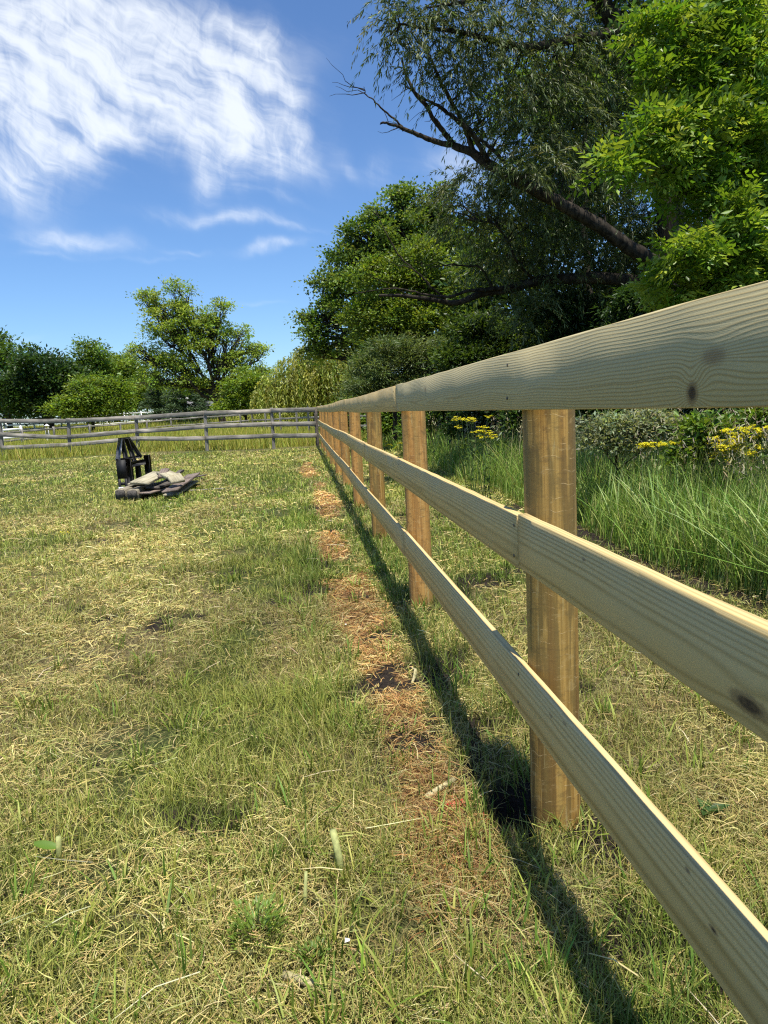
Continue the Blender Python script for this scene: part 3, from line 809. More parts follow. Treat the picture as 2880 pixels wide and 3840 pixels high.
mb = MB(); mb.box((.2, .2, 1.0), np.block([[np.eye(3), np.array([[0], [0], [.5]])], [np.zeros((1, 3)), np.ones((1, 1))]]), .02); mb.addv(np.array([[-.12,-.12,1.],[.12,-.12,1.],[.12,.12,1.],[-.12,.12,1.],[0,0,1.12]]), [[0,1,4],[1,2,4],[2,3,4],[3,0,4]])
o = mb.build('white_post', M_WHITE); o.location = (p[0], p[1], gz); tag(o, 'single thick white post with pointed cap standing in the meadow', 'post')

# ---------------------------------------------------------------- house and lamp in the far trees
hp = at(800, 1560, 92); gz = float(ground_z(hp[0], hp[1]))
house = empty('house', (hp[0], hp[1], gz), 'small grey house with pitched roof half hidden among far trees', 'house')
mb = MB(); mb.addv([[-3.2,-4,0],[3.2,-4,0],[3.2,4,0],[-3.2,4,0],[-3.2,-4,.7],[3.2,-4,.7],[3.2,4,.7],[-3.2,4,.7],[0,-4,2.6],[0,4,2.6]],
                   [[0,1,5,4],[1,2,6,5],[2,3,7,6],[3,0,4,7]], [[4,5,8],[6,7,9]])
mb.build('wall', M_SIDING, house)
mb = MB()
for sx in (-1, 1): mb.bar((sx*1.72, -4.3, 1.64), (sx*1.72, 4.3, 1.64), 4.2, .12, (sx*-.51, 0, .86) if True else (0, 0, 1))
mb.build('roof', M_ROOF, house)
mb = MB(); mb.box((.9, .06, .8)); o = mb.build('window', M_GLASS, house); o.location = (.2, -4.03, 1.1)
lp = at(691, 1500, 70); gz = float(ground_z(lp[0], lp[1]))
lamp = empty('yard_lamp', (lp[0], lp[1], gz), 'white yard lamp on a thin pole before the dark pines', 'lamp')
hh = lp[2]-gz
mb = MB(); mb.tube([(0, 0, 0), (0, 0, hh)], [.06, .05], 8); mb.build('pole', M_STEEL, lamp)
mb = MB(); mb.tube([(0, 0, hh), (0, 0, hh+.1), (0, 0, hh+.16), (0, 0, hh+.5), (0, 0, hh+.55)], [.1, .45, .42, .14, .05], 12); mb.build('lamp_shade', M_WHITE, lamp)

# ---------------------------------------------------------------- pallet fork attachment with old boards
F0 = onz(465, 1852, .02); F1 = F0+np.array([.20, 1.02, 0])
axw = (F1-F0); axw[2] = 0; axw /= np.linalg.norm(axw); axf = np.array([axw[1], -axw[0], 0]); UPV = np.array([0, 0, 1.])
def fk(a, b, c): return axw*a + axf*b + UPV*c                 # along the frame, forwards, up
fb = empty('pallet_fork_attachment', tuple(F0*np.array([1, 1, 0])), 'black steel pallet fork frame standing upright in the mown paddock', 'farm implement')
def steel(name, bars, mat=M_BLACK, bev=.004):
    mb = MB()
    for a, b, w, d, up in bars: mb.bar(fk(*a), fk(*b), w, d, up, bev)
    return mb.build(name, mat, fb)
# side plate with slots, built as strips round the holes
pl = []
pl.append(((0, 0, .28), (0, 0, .60), .165, .014, axw))
pl.append(((0, -.058, -.02), (0, -.058, .28), .045, .014, axw)); pl.append(((0, .058, -.02), (0, .058, .28), .045, .014, axw))
for z in (-.0, .10, .20): pl.append(((0, 0, z-.03+.0), (0, 0, z+.02), .075, .014, axw))
mbp = MB()
for a, b, w, d, up in pl:
    mbp.bar(fk(*a), fk(*b), w, d, axw)
mbp.build('side_plate', M_BLACK, fb)
steel('upright', [((.16, .06, 0), (.16, .06, .62), .10, .05, tuple(axw))])
steel('upright', [((.98, .06, 0), (.98, .06, .62), .10, .09, tuple(axw))])
steel('upright', [((.72, -.02, 0), (.72, -.02, .50), .09, .05, tuple(axw))])
steel('upright', [((.42, -.02, 0), (.42, -.02, .50), .07, .05, tuple(axw))])
steel('crossbar', [((.02, .03, .50), (1.0, .03, .50), .10, .02, tuple(axf))])
steel('crossbar', [((.02, .03, .06), (1.0, .03, .06), .10, .02, tuple(axf))])
steel('crossbar', [((-.01, -.06, .60), (.98, -.06, .60), .04, .05, tuple(UPV))])
steel('mast_bar', [((.02, -.06, .60), (.30, -.10, .95), .08, .03, tuple(axw))], M_STEEL)
steel('mast_bar', [((.28, -.02, .50), (.36, -.10, .95), .08, .03, tuple(axw))])
steel('mast_bar', [((.62, -.02, .50), (.54, -.10, .95), .08, .03, tuple(axw))])
steel('mast_bar', [((.96, -.06, .60), (.60, -.10, .95), .08, .03, tuple(axw))])
steel('mast_cap', [((.28, -.10, .955), (.62, -.10, .955), .07, .03, tuple(UPV))])
steel('fork_tine', [((.20, .08, .045), (.20, 1.05, .035), .11, .035, tuple(UPV))])
steel('fork_tine', [((.80, .08, .045), (.80, 1.05, .035), .11, .035, tuple(UPV))])
mb = MB(); mb.box((.11, .004, .08)); o = mb.build('sticker', M_TAG, fb); o.location = fk(-.06, .0, .105); o.rotation_euler.z = math.atan2(axf[1], axf[0])
th = np.arange(16)*2*PI/16
mb = MB(); mb.addv(np.vstack([np.stack([.026*np.cos(th)-.015, np.full(16, -.0035), .03*np.sin(th)], 1), [[-.015, -.0035, 0]]]), [[k, (k+1) % 16, 16] for k in range(16)])
s2 = mb.build('emblem', M_BLUE, o)
# timber
r = rng(40)
def timber(name, label, cat, pa, pb, w, th_, mat, grp=None, round_=False, roll=0.):
    a = onz(*pa); b = onz(*pb); L = np.linalg.norm(b-a); d = (b-a)/L
    V, F = rail_mesh(L, w, th_, r, bev=.02 if round_ else .004, step=.2, rough=.003)
    V = np.stack([V[:, 2], V[:, 1], V[:, 0]-th_/2], 1); F = [f[:, ::-1] for f in F]
    o = build(name, V, F, mat)
    y = Vector(d); x = y.cross(Vector((0, 0, 1))).normalized(); z = x.cross(y)
    R_ = Matrix((x, y, z)).transposed() @ Matrix.Rotation(roll, 3, 'Y')
    o.matrix_world = Matrix.Translation(Vector(a)) @ R_.to_4x4()
    tag(o, label, cat, grp); return o
GB = 'old boards piled on the fork attachment'
for lab, pa, pb, mat in (('old square timber post end, leftmost of the two in front of the fork frame', (452, 1854, .09), (530, 1826, .09), M_LOG),
                         ('old square timber post end beside the pile, right one of the pair', (497, 1855, .09), (572, 1827, .09), M_LOG)):
    o = timber('timber_post', lab, 'timber post', pa, pb, .17, .16, mat, 'old timber posts before the fork frame', True)
    V, F = rail_mesh(.012, .15, .14, r, bev=.02, step=1., rough=.0)
    V = np.stack([V[:, 2], V[:, 1]-.0125, V[:, 0]-.07], 1)
    build('end_grain', V, [f[:, ::-1] for f in F], M_LOGEND, o)
timber('old_board', 'wide pale lichened board, topmost at the left of the pile', 'board', (522, 1812, .26), (606, 1772, .34), .30, .035, M_OLD_TAN, GB, roll=.10)
timber('old_board', 'short pale board end poking out left beneath the wide lichened board', 'board', (503, 1816, .21), (570, 1786, .25), .22, .03, M_OLD_TAN, GB)
timber('old_board', 'dark grey board lying low in the middle of the pile', 'board', (572, 1830, .15), (650, 1800, .19), .24, .035, M_OLD_DARK, GB, roll=.05)
timber('old_board', 'long dark brown board sloping down at the right of the pile', 'board', (636, 1842, .15), (726, 1779, .22), .24, .035, M_OLD_BROWN, GB, roll=-.12)
timber('old_board', 'tan board end lying under the long dark brown board', 'board', (640, 1857, .05), (720, 1805, .10), .24, .03, M_OLD_TAN, GB)
timber('old_board', 'short brown block, leftmost of three on top of the pile', 'board', (620, 1760, .44), (606, 1790, .33), .13, .04, M_OLD_BROWN, GB) 
o_ = [timber('old_board', 'short pale topped block in the middle of three atop the pile', 'board', (610, 1771, .39), (645, 1786, .35), .20, .05, M_OLD_TAN, GB, roll=.12),
      timber('old_board', 'short pale topped block, right of three leaning on the brown board', 'board', (650, 1782, .36), (668, 1806, .27), .22, .05, M_OLD_TAN, GB, roll=.1)]
timber('old_board', 'dark board rising behind the three short blocks', 'board', (630, 1800, .22), (682, 1764, .36), .22, .035, M_OLD_DARK, GB, roll=-.1)
timber('old_board', 'thin dark lath sticking out at the far right of the pile', 'board', (668, 1802, .12), (768, 1781, .10), .10, .02, M_OLD_DARK, GB)
timber('old_board', 'brown plank underneath the middle of the pile', 'board', (540, 1850, .10), (690, 1815, .10), .20, .03, M_OLD_BROWN, GB)
timber('old_stick', 'thin grey stick lying on the grass right of the board pile', 'stick', (655, 1842, .04), (845, 1832, .04), .02, .02, M_OLD, None)

# ---------------------------------------------------------------- trees
def leaf_quads(C, axis, nrm, L, Wd, col, fold=.25):
    """rhombic leaves folded along the midrib: two triangles each"""
    a = axis/np.linalg.norm(axis, axis=1, keepdims=True)
    b = np.cross(nrm, a); b /= np.linalg.norm(b, axis=1, keepdims=True)+1e-9
    n = np.cross(a, b)
    L = L[:, None]; Wd = Wd[:, None]
    V = np.stack([C-a*L/2, C+b*Wd/2+n*Wd*fold-a*L*.06, C+a*L/2, C-b*Wd/2+n*Wd*fold-a*L*.06], 1)
    i = (np.arange(len(C))*4)[:, None]
    F = np.concatenate([i+np.array([[0, 2, 1]]), i+np.array([[0, 3, 2]])])
    return V.reshape(-1, 3), F, np.repeat(col[:, None], 4, 1).reshape(-1, 3)
def unit(r, n):
    v = r.normal(size=(n, 3)); return v/np.linalg.norm(v, axis=1, keepdims=True)
def lobes_world(lobes, Yd, r=None):
    out = []
    for l in lobes:
        u, v, ru, rv = l[:4]; dY = l[4] if len(l) > 4 else 0.
        c = at(u, v, Yd+dY); dist = (c-CAMP)@CF
        a, b = ru*dist/FPX, rv*dist/FPX
        out.append((c, np.array([a, min(a, b)*.9+.1*(a+b), b])))
    return out
def clump_centres(lobes, n, r, shell=.62, cut=.0):
    vol = np.array([(s[0]*s[1]+s[1]*s[2]+s[0]*s[2]) for _, s in lobes]); cnt = r.multinomial(n, vol/vol.sum())
    C, Nn, I = [], [], []
    for i, ((c, s), k) in enumerate(zip(lobes, cnt)):
        d = unit(r, k); d[:, 2] = np.where((d[:, 2] < -.2) & (r.uniform(0, 1, k) < .35), -d[:, 2], d[:, 2])
        rad = shell+(1-shell)*r.uniform(0, 1, k)**.6
        rad = np.where(r.uniform(0, 1, k) < .16, r.uniform(.1, shell, k), rad)
        rad *= 1+.16*np.sin(d[:, 0]*7+i)*np.sin(d[:, 2]*6+2*i)+r.normal(0, .05, k)
        C.append(c+d*rad[:, None]*s); Nn.append(d); I.append(np.full(k, i))
    return np.concatenate(C), np.concatenate(Nn), np.concatenate(I)
def broad_crown(lobes, n_cl, per, cl_r, leaf, colors, r, up=.9, out=.5, droop=0., narrow=.5, var=.22, floor=None, lumps=7):
    sub = []
    for c, s_ in lobes:
        for k in range(lumps):
            d = unit(r, 1)[0]; d[2] = abs(d[2])*1.0-.35; q = r.uniform(.22, .46)
            sub.append((c+d*s_*r.uniform(.72, 1.12), s_*q*np.array([1, 1, r.uniform(.8, 1.5)])))
    core = [(c, s_*.86) for c, s_ in lobes]
    a = clump_centres(core, int(n_cl*.42), r, .5); b = clump_centres(sub, int(n_cl*.58), r, .3)
    C, Nn = np.concatenate([a[0], b[0]]), np.concatenate([a[1], b[1]])
    if floor is not None:
        k = C[:, 2] > floor; C, Nn = C[k], Nn[k]
    n = len(C); k = r.poisson(per, n)+2
    ci = np.repeat(np.arange(n), k); N = len(ci)
    size = (r.uniform(.6, 1.35, n)*cl_r)[ci]
    off = r.normal(size=(N, 3))*size[:, None]*np.array([1, 1, .55])
    P = C[ci]+off
    P[:, 2] -= .25*size*np.linalg.norm(off[:, :2], axis=1)/cl_r*.5
    axis = off*.6/size[:, None]+unit(r, N)*.8+Nn[ci]*.5; axis[:, 2] -= droop
    nr = np.array([0, 0, up])+Nn[ci]*out+unit(r, N)*.75
    cc = pal(r, n, colors, None, var)[ci]*(1+r.normal(0, .14, (N, 1)))
    L = leaf*r.uniform(.65, 1.25, N)
    return leaf_quads(P, axis, nr, L, L*narrow*r.uniform(.8, 1.2, N), np.clip(cc, .004, .8)), C
def limbs_for(tree, base, fork, lobes, C, r, rad, mat, twigs=26, bend=.05):
    """trunk to the fork, a limb into every lobe, and twigs to some of the clumps"""
    b = np.array(base); f = np.array(fork)
    mb = MB(); p = wiggle(b-[0, 0, .4], f, 9, .25*bend*4, r); mb.tube(p, np.linspace(rad*1.25, rad*.72, 9)*np.array([1.3]+[1.]*8), 9)
    mb.build('trunk', mat, tree, True)
    for i, (c, s) in enumerate(lobes):
        mb = MB(); st = p[int(r.integers(5, 9))]
        q = wiggle(st, c-[0, 0, s[2]*.2], 8, .30, r, .05); mb.tube(q, np.linspace(rad*.5, rad*.14, 8), 6)
        d = np.linalg.norm((C-c)/s, axis=1); near = np.where(d < 1.25)[0]
        for j in r.choice(near, min(len(near), twigs), False) if len(near) else []:
            mb.tube(wiggle(q[int(r.integers(3, 8))], C[j], 5, .3, r, .04), np.linspace(rad*.13, rad*.035, 5), 4, False)
        mb.build('limb', mat, tree, True)
def to_local(parts_v, loc): return parts_v-np.array(loc)
def make_tree(name, label, cat, base_uv, Yd, fork_uv, lobes, n_cl, per, cl_r, leaf, colors, seed, rad=.25, mat=None, group=None, twigs=24, **kw):
    r = rng(seed)
    b = at(*base_uv, Yd); b[2] = float(ground_z(b[0], b[1])); f = at(*fork_uv, Yd)
    t_ = empty(name, tuple(b), label, cat, group)
    lw = [(c-b, s) for c, s in lobes_world(lobes, Yd)]
    (V, F, Cc), C = broad_crown(lw, n_cl, per, cl_r, leaf, colors, r, floor=.15, **kw)
    limbs_for(t_, np.zeros(3), f-b, lw, C, r, rad, mat or M_BARK, twigs)
    o = build('crown', V, F, M_LEAF, t_, Cc); o['kind'] = 'stuff'
    return t_
GT = 'trees along the far edge of the meadow'
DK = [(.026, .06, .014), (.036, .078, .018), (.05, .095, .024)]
MID = [(.09, .165, .026), (.12, .20, .032), (.155, .23, .038)]
YG = [(.15, .23, .024), (.20, .28, .032), (.26, .32, .045)]
PALE = [(.26, .36, .055), (.33, .42, .08), (.19, .29, .045)]
make_tree('broadleaf_tree', 'dark green tree with ragged top at the far left edge', 'tree', (30, 1590), 74, (20, 1480),
          [(60,1350,95,85),(-70,1330,120,110),(80,1440,90,80),(-20,1460,130,90),(20,1530,120,60),(-160,1450,120,120)], 520, 34, .55, .36, MID[:2]+DK[2:], 101, .35, group=GT)
make_tree('broadleaf_tree', 'very dark dense round maple second from the left edge', 'tree', (180, 1590), 66, (175, 1480),
          [(165,1375,100,85),(130,1450,100,85),(215,1440,85,80),(180,1510,110,65),(90,1520,80,60),(235,1520,60,50)], 620, 40, .5, .34, DK, 102, .4, group=GT)
make_tree('broadleaf_tree', 'mid green tree with layered top behind the pale bush', 'tree', (335, 1585), 82, (335, 1450),
          [(335,1330,65,55),(300,1380,70,60),(360,1390,75,70),(330,1450,100,80),(280,1420,60,60),(330,1530,110,60)], 460, 34, .55, .36, MID, 103, .3, group=GT)
make_tree('broadleaf_tree', 'light green smooth topped tree left of the airy leaning tree', 'tree', (440, 1585), 86, (440, 1450),
          [(435,1375,70,55),(480,1400,60,55),(400,1420,70,60),(450,1460,100,70),(520,1440,60,60),(440,1530,120,60)], 460, 34, .55, .36, MID[1:]+YG[:1], 104, .3, group=GT)
make_tree('leafy_bush', 'bright yellow green bush in front of the far left trees', 'bush', (345, 1590), 56, (345, 1520),
          [(330,1450,60,45),(400,1480,75,65),(280,1500,60,50),(350,1500,80,60),(460,1510,50,55),(340,1540,120,45),(230,1535,45,40),(440,1450,30,35)], 560, 30, .34, .24, MID[1:]+YG[:2], 105, .12, lumps=11)
make_tree('airy_tree', 'tall airy light green tree with open limbs rising in front of dark pines', 'tree', (846, 1575), 60, (790, 1440),
          [(675,1095,60,55),(640,1165,75,60),(560,1130,40,50),(530,1105,22,28),(700,1210,90,65),(600,1250,85,65),(740,1290,95,65),(830,1150,40,45),(815,1210,48,50),(850,1270,55,55),
           (905,1240,26,60),(930,1310,45,60),(550,1340,80,50),(640,1370,110,60),(860,1360,90,60),(985,1320,26,40),(985,1390,28,40),(490,1310,32,28),(760,1220,60,60),(920,1400,70,60),(580,1420,90,60),(700,1440,90,50)],
          1150, 19, .27, .22, PALE, 106, .26, twigs=44, up=.7)
for i, (u, top, lab) in enumerate(((700, 1345, 'tallest dark pine under the limbs of the airy tree'), (600, 1395, 'lower dark pine left of the tallest pine'), (770, 1420, 'dark pine beside the grey house'))):
    r = rng(120+i); Yd = 68+3*i
    b = at(u, 1580, Yd); b[2] = float(ground_z(b[0], b[1])); H = at(u, top, Yd)[2]-b[2]
    t_ = empty('pine_tree', tuple(b), lab, 'tree', 'dark pines')
    mb = MB(); mb.tube(wiggle((0, 0, -.3), (0, 0, H), 6, .05, r), np.linspace(.22, .03, 6), 7); mb.build('trunk', M_BARK, t_, True)
    mbb = MB(); pts, ax, cc = [], [], []
    for z in np.arange(.3, H, .38):
        rr = (1-z/H)**.75*H*.42+.15
        for k in range(6):
            a_ = r.uniform(0, 2*PI); L_ = rr*r.uniform(.65, 1.1)
            e = np.array([math.cos(a_)*L_, math.sin(a_)*L_, z+.06*L_-.04*L_*L_]); p = wiggle((0, 0, z), e, 6, .15, r)
            mbb.tube(p, np.linspace(.035, .012, 6), 4, False)
            for q in np.linspace(.25, 1, max(3, int(L_/.22))):
                n = 15; c0 = np.array([e[0]*q, e[1]*q, z+(e[2]-z)*q])
                pts.append(c0+r.normal(0, .15, (n, 3))*[1, 1, .6]); ax.append(unit(r, n)*.8+np.array([e[0], e[1], .4])/max(.5, L_))
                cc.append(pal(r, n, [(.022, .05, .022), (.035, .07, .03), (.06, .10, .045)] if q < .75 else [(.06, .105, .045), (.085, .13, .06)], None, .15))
    mbb.build('limb', M_BARK, t_, True)
    P = np.concatenate(pts); A = np.concatenate(ax); N = len(P)
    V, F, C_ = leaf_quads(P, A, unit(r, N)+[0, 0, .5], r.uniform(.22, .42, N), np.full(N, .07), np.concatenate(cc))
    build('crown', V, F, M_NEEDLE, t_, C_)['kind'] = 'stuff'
make_tree('leafy_bush', 'bright green bush right below the leaning trunk of the airy tree', 'bush', (925, 1585), 57, (920, 1530),
          [(890,1450,70,55),(950,1440,55,55),(920,1510,90,55),(1000,1490,50,50),(860,1530,50,35)], 420, 32, .36, .25, MID[1:]+YG[:2], 131, .12)
# dense wood closing the view behind the far trees
r = rng(140)
lw = lobes_world([(u, 1500+20*math.sin(u*.02), 90, 75, 6*math.sin(u*.05)) for u in range(-420, 1500, 95)], 104)
(V, F, Cc), C = broad_crown(lw, 1400, 26, .8, .62, MID+DK, r)
tag(build('woods', V, F, M_LEAF, None, Cc), 'mass of dark green foliage filling gaps behind the far trees', 'woods', None, 'stuff')

# weeping willow: hanging strands
def weeping(name, label, base_uv, Yd, lobes, n_str, colors, seed, leaf=.2, wid=.035, gap=.09, Lr=(1., 3.2), rad=.3, mat=None, sway=.25):
    r = rng(seed); b = at(*base_uv, Yd); b[2] = float(ground_z(b[0], b[1]))
    t_ = empty(name, tuple(b), label, 'tree')
    lw = [(c-b, s) for c, s in lobes_world(lobes, Yd)]
    C, Nn, I = clump_centres(lw, n_str, r, .75)
    P, A, K = [], [], []
    cols = pal(r, len(C), colors, None, .18)
    for i in range(len(C)):
        L_ = r.uniform(*Lr); m_ = max(4, int(L_/gap)); s_ = np.linspace(0, 1, m_)
        dirn = Nn[i]*np.array([1, 1, .0])*sway+r.normal(0, .08, 3)
        p = C[i]+dirn*L_*np.sqrt(s_)[:, None]; p[:, 2] = C[i, 2]+.28*L_*np.sin(np.minimum(s_*3, 1.6))*.4-L_*s_**1.25
        k = p[:, 2] > .1; p = p[k]
        if len(p) < 3: continue
        P.append(p+r.normal(0, .05, p.shape)); a_ = np.gradient(p, axis=0); a_ /= np.linalg.norm(a_, axis=1, keepdims=True)
        A.append(a_+r.normal(0, .45, p.shape)); K.append(np.repeat(cols[i:i+1], len(p), 0))
    P, A, K = map(np.concatenate, (P, A, K)); N = len(P)
    V, F, Cc = leaf_quads(P, A, unit(r, N)+[0, 0, .3], leaf*r.uniform(.7, 1.3, N), wid*r.uniform(.7, 1.3, N), np.clip(K*(1+r.normal(0, .12, (N, 1))), .004, .8))
    limbs_for(t_, np.zeros(3), lw[0][0]*np.array([.4, .4, .55]), lw, C, r, rad, mat or M_BARK, 10)
    build('crown', V, F, M_LEAF, t_, Cc)['kind'] = 'stuff'
    return t_
weeping('weeping_willow', 'pale green weeping willow drooping to the meadow behind the fence corner', (1190, 1580), 48,
        [(1200,1330,95,55),(1110,1390,85,60),(1270,1340,85,60),(1050,1445,75,50),(1190,1410,110,60),(1310,1400,90,70),(1010,1480,50,40),(1340,1460,90,55),(1120,1470,80,40),(1250,1470,80,40)],
        1700, [(.33, .37, .075), (.41, .43, .11), (.24, .30, .055)], 150, .26, .075, .11, (.9, 2.6), .3)

# ---------------------------------------------------------------- nearer trees on the right
make_tree('poplar_tree', 'big mid green poplar with clustered crown standing against the sky', 'tree', (1600, 1560), 37, (1560, 1330),
          [(1140,1195,45,35),(1180,1260,60,60),(1250,1170,85,70),(1225,1060,60,60),(1290,960,75,70),(1350,880,60,65),(1400,820,55,65),(1480,740,45,50),(1530,730,45,45),(1500,810,75,75),(1420,920,100,90),
           (1560,860,100,90),(1650,735,42,50),(1640,790,60,60),(1660,870,80,80),(1330,1050,110,90),(1480,1010,120,100),(1620,990,110,100),(1400,1170,120,90),(1560,1170,120,100),(1200,1330,70,50),(1330,1290,100,70),(1700,1120,120,110),(1760,960,100,110),(1500,1310,140,90),(1700,1300,140,90)],
          2000, 30, .26, .16, [(.09, .16, .028), (.125, .20, .036), (.16, .235, .05)], 160, .36, mat=M_BARK, twigs=22, narrow=.75)
make_tree('box_elder', 'yellow green leafy tree in front of the poplar under the bare limb', 'tree', (1600, 1580), 24, (1590, 1300),
          [(1420,1050,120,90),(1560,960,110,90),(1680,1080,110,90),(1480,1180,120,80),(1620,1210,120,80),(1350,1180,80,80),(1560,1060,100,80),(1740,1190,90,90),(1400,1260,90,60),(1780,1290,100,80)],
          1150, 28, .19, .105, [(.13, .20, .022), (.18, .25, .03), (.10, .165, .022)], 161, .14, narrow=.6, twigs=16)
make_tree('willow_shrub', 'grey green willow shrub rising over the far end of the new fence', 'shrub', (1480, 1580), 21, (1480, 1470),
          [(1470,1320,110,70),(1400,1400,90,80),(1540,1370,110,90),(1620,1330,90,80),(1460,1460,130,70),(1600,1450,120,70),(1340,1470,70,50),(1700,1420,90,80)],
          1050, 34, .16, .12, [(.12, .175, .05), (.175, .225, .085), (.09, .14, .036)], 162, .06, narrow=.24, twigs=20, up=.4)
SHG = 'dark shrubs under the big willow'
for i, (lab, b, Yd, lobes, cols) in enumerate((
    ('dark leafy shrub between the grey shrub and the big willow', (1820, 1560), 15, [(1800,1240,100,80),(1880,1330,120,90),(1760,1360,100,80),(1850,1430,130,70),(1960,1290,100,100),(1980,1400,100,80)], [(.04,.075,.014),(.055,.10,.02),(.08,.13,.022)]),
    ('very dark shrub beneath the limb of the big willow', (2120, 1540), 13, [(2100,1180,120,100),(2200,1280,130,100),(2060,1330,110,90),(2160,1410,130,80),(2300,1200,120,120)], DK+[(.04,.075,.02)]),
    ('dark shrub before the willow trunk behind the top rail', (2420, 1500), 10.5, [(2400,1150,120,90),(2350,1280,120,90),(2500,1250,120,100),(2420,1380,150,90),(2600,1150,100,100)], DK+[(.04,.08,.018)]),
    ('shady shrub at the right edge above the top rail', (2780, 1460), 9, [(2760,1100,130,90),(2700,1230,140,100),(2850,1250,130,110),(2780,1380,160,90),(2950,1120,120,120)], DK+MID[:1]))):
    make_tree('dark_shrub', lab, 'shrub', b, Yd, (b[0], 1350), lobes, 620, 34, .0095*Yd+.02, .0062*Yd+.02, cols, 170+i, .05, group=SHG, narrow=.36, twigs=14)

for i, (lab, u, Yd) in enumerate((('low green shrub far along the fence behind the fifth post', 1420, 31), ('low green shrub behind the grass near the third post', 1560, 24), ('low green shrub behind the tall yellow wildflower', 1720, 18),
                                  ('low dark shrub just left of the nearest post', 1880, 13.5), ('low dark shrub behind the nearest post', 2080, 11), ('low dark shrub behind the silvery shrub', 2330, 9.2), ('low dark shrub at right behind the yellow flowers', 2600, 8.2), ('low dark shrub at the right edge under the ash', 2850, 7.6))):
    make_tree('low_shrub', lab, 'shrub', (u, 1600), Yd, (u, 1540), [(u-90,1545,90,50),(u+20,1520,110,60),(u+120,1550,90,50),(u-30,1590,130,45),(u+60,1480,90,50)], 420, 30, .010*Yd+.02, .0062*Yd+.02,
              MID if i < 3 else DK[1:]+MID[:1], 220+i, .03, group='low shrubs closing the view behind the tall grass', narrow=.42, twigs=8)

# the big willow that hangs over the fence
r = rng(180)
WY = 11.5
wb = at(2560, 1480, WY); wb[2] = float(ground_z(wb[0], wb[1]))
wt = empty('big_willow', tuple(wb), 'huge dark old willow with leaning trunk and bare limbs over the fence', 'tree')
def wl(u, v, dY=0.): return at(u, v, WY+dY)-wb
def limb(name, ctrl, r0, r1, parent=wt, mat=M_BARK, n=40, sides=10, jitter=.012):
    """ctrl rows: u, v, dY"""
    p = spline([wl(*c) for c in ctrl], n)
    j = np.cumsum(r.normal(0, jitter, (n, 3)), 0); j -= np.linspace(0, 1, n)[:, None]*j[-1]; p = p+j*.5
    rad = np.linspace(r0, r1, n)*(1+r.normal(0, .05, n))
    mb = MB(); mb.tube(p, rad, sides); o = mb.build(name, mat, parent, True)
    return p
mb = MB()
tp = spline([(0, 0, -.4), tuple(wl(2550, 1250)), tuple(wl(2525, 1000)), tuple(wl(2505, 700)), tuple(wl(2455, 355)), tuple(wl(2330, 120)), tuple(wl(2220, -60)), tuple(wl(2100, -420))], 60)
mb.tube(tp, np.linspace(.27, .10, 60)*(1+r.normal(0, .03, 60)), 12); mb.build('trunk', M_BARK, wt, True)
wlimbs = []
A1 = limb('limb', [(2520,1010,0),(2400,960,-.2),(2290,880,-.3),(2140,790,-.4),(2010,720,-.4),(1870,640,-.3),(1780,580,-.2),(1700,545,-.1)], .13, .055)
A2 = limb('limb', [(1700,545,-.1),(1600,515,0),(1510,478,0),(1440,462,.1),(1425,465,.1)], .045, .008, sides=6)
A3 = limb('limb', [(1510,478,0),(1460,430,0),(1400,385,0),(1370,352,.1),(1364,325,.1)], .018, .004, sides=5)
A4 = limb('limb', [(1700,545,-.1),(1655,490,-.2),(1600,410,-.3),(1550,345,-.3),(1520,270,-.3),(1505,215,-.3)], .045, .012, sides=6)
A5 = limb('limb', [(1830,610,-.3),(1780,520,-.4),(1700,450,-.4),(1630,400,-.4),(1570,360,-.3),(1505,312,-.2)], .045, .008, sides=6)
A6 = limb('limb', [(1780,580,-.2),(1720,430,-.3),(1650,310,-.5),(1600,210,-.6),(1540,120,-.6)], .04, .01, sides=6)
A7 = limb('limb', [(2000,715,-.4),(1850,560,-.6),(1750,470,-.8),(1690,420,-.8)], .035, .01, sides=6)
B1 = limb('limb', [(2540,1120,0),(2400,1060,.3),(2250,1040,.5),(2120,1042,.8),(2050,1042,1.),(1985,1060,1.),(1900,1085,1.),(1820,1098,1.),(1750,1125,1.),(1690,1135,1.),(1600,1120,1.1),(1500,1112,1.2),(1420,1108,1.3)], .11, .022)
B2 = limb('limb', [(1960,1068,1.),(1850,1083,.9),(1760,1090,.8),(1680,1112,.8),(1600,1110,.8),(1480,1085,.8),(1330,1100,.9)], .04, .007, sides=6)
B3 = limb('limb', [(1670,1120,.9),(1600,1060,.9),(1500,960,1.),(1440,850,1.),(1410,790,1.)], .02, .005, sides=5)
B4 = limb('limb', [(1850,1083,.9),(1790,1000,.7),(1700,990,.6),(1620,1000,.6)], .025, .006, sides=5)
B5 = limb('limb', [(2000,1055,1.),(1930,960,.6),(1870,850,.4),(1800,830,.3)], .03, .008, sides=6)
D1 = limb('limb', [(2480,520,0),(2380,470,.3),(2280,440,.6),(2150,470,.8),(2050,520,1.)], .09, .02)
D2 = limb('limb', [(2330,120,0),(2150,160,-.5),(1980,180,-.8),(1800,150,-1.),(1640,110,-1.),(1500,90,-1.)], .08, .012)
D3 = limb('limb', [(2260,0,0),(2120,-40,-.6),(1950,-30,-1.),(1760,10,-1.2),(1600,30,-1.2)], .07, .012)
D4 = limb('limb', [(2460,380,0),(2560,250,.4),(2700,100,.6),(2850,-60,.8)], .10, .03)
D5 = limb('limb', [(2500,700,0),(2640,560,.3),(2800,480,.4),(2950,430,.5)], .08, .03)
D6 = limb('limb', [(2500,800,0),(2650,900,.6),(2800,940,.9),(2950,900,1.)], .06, .02)
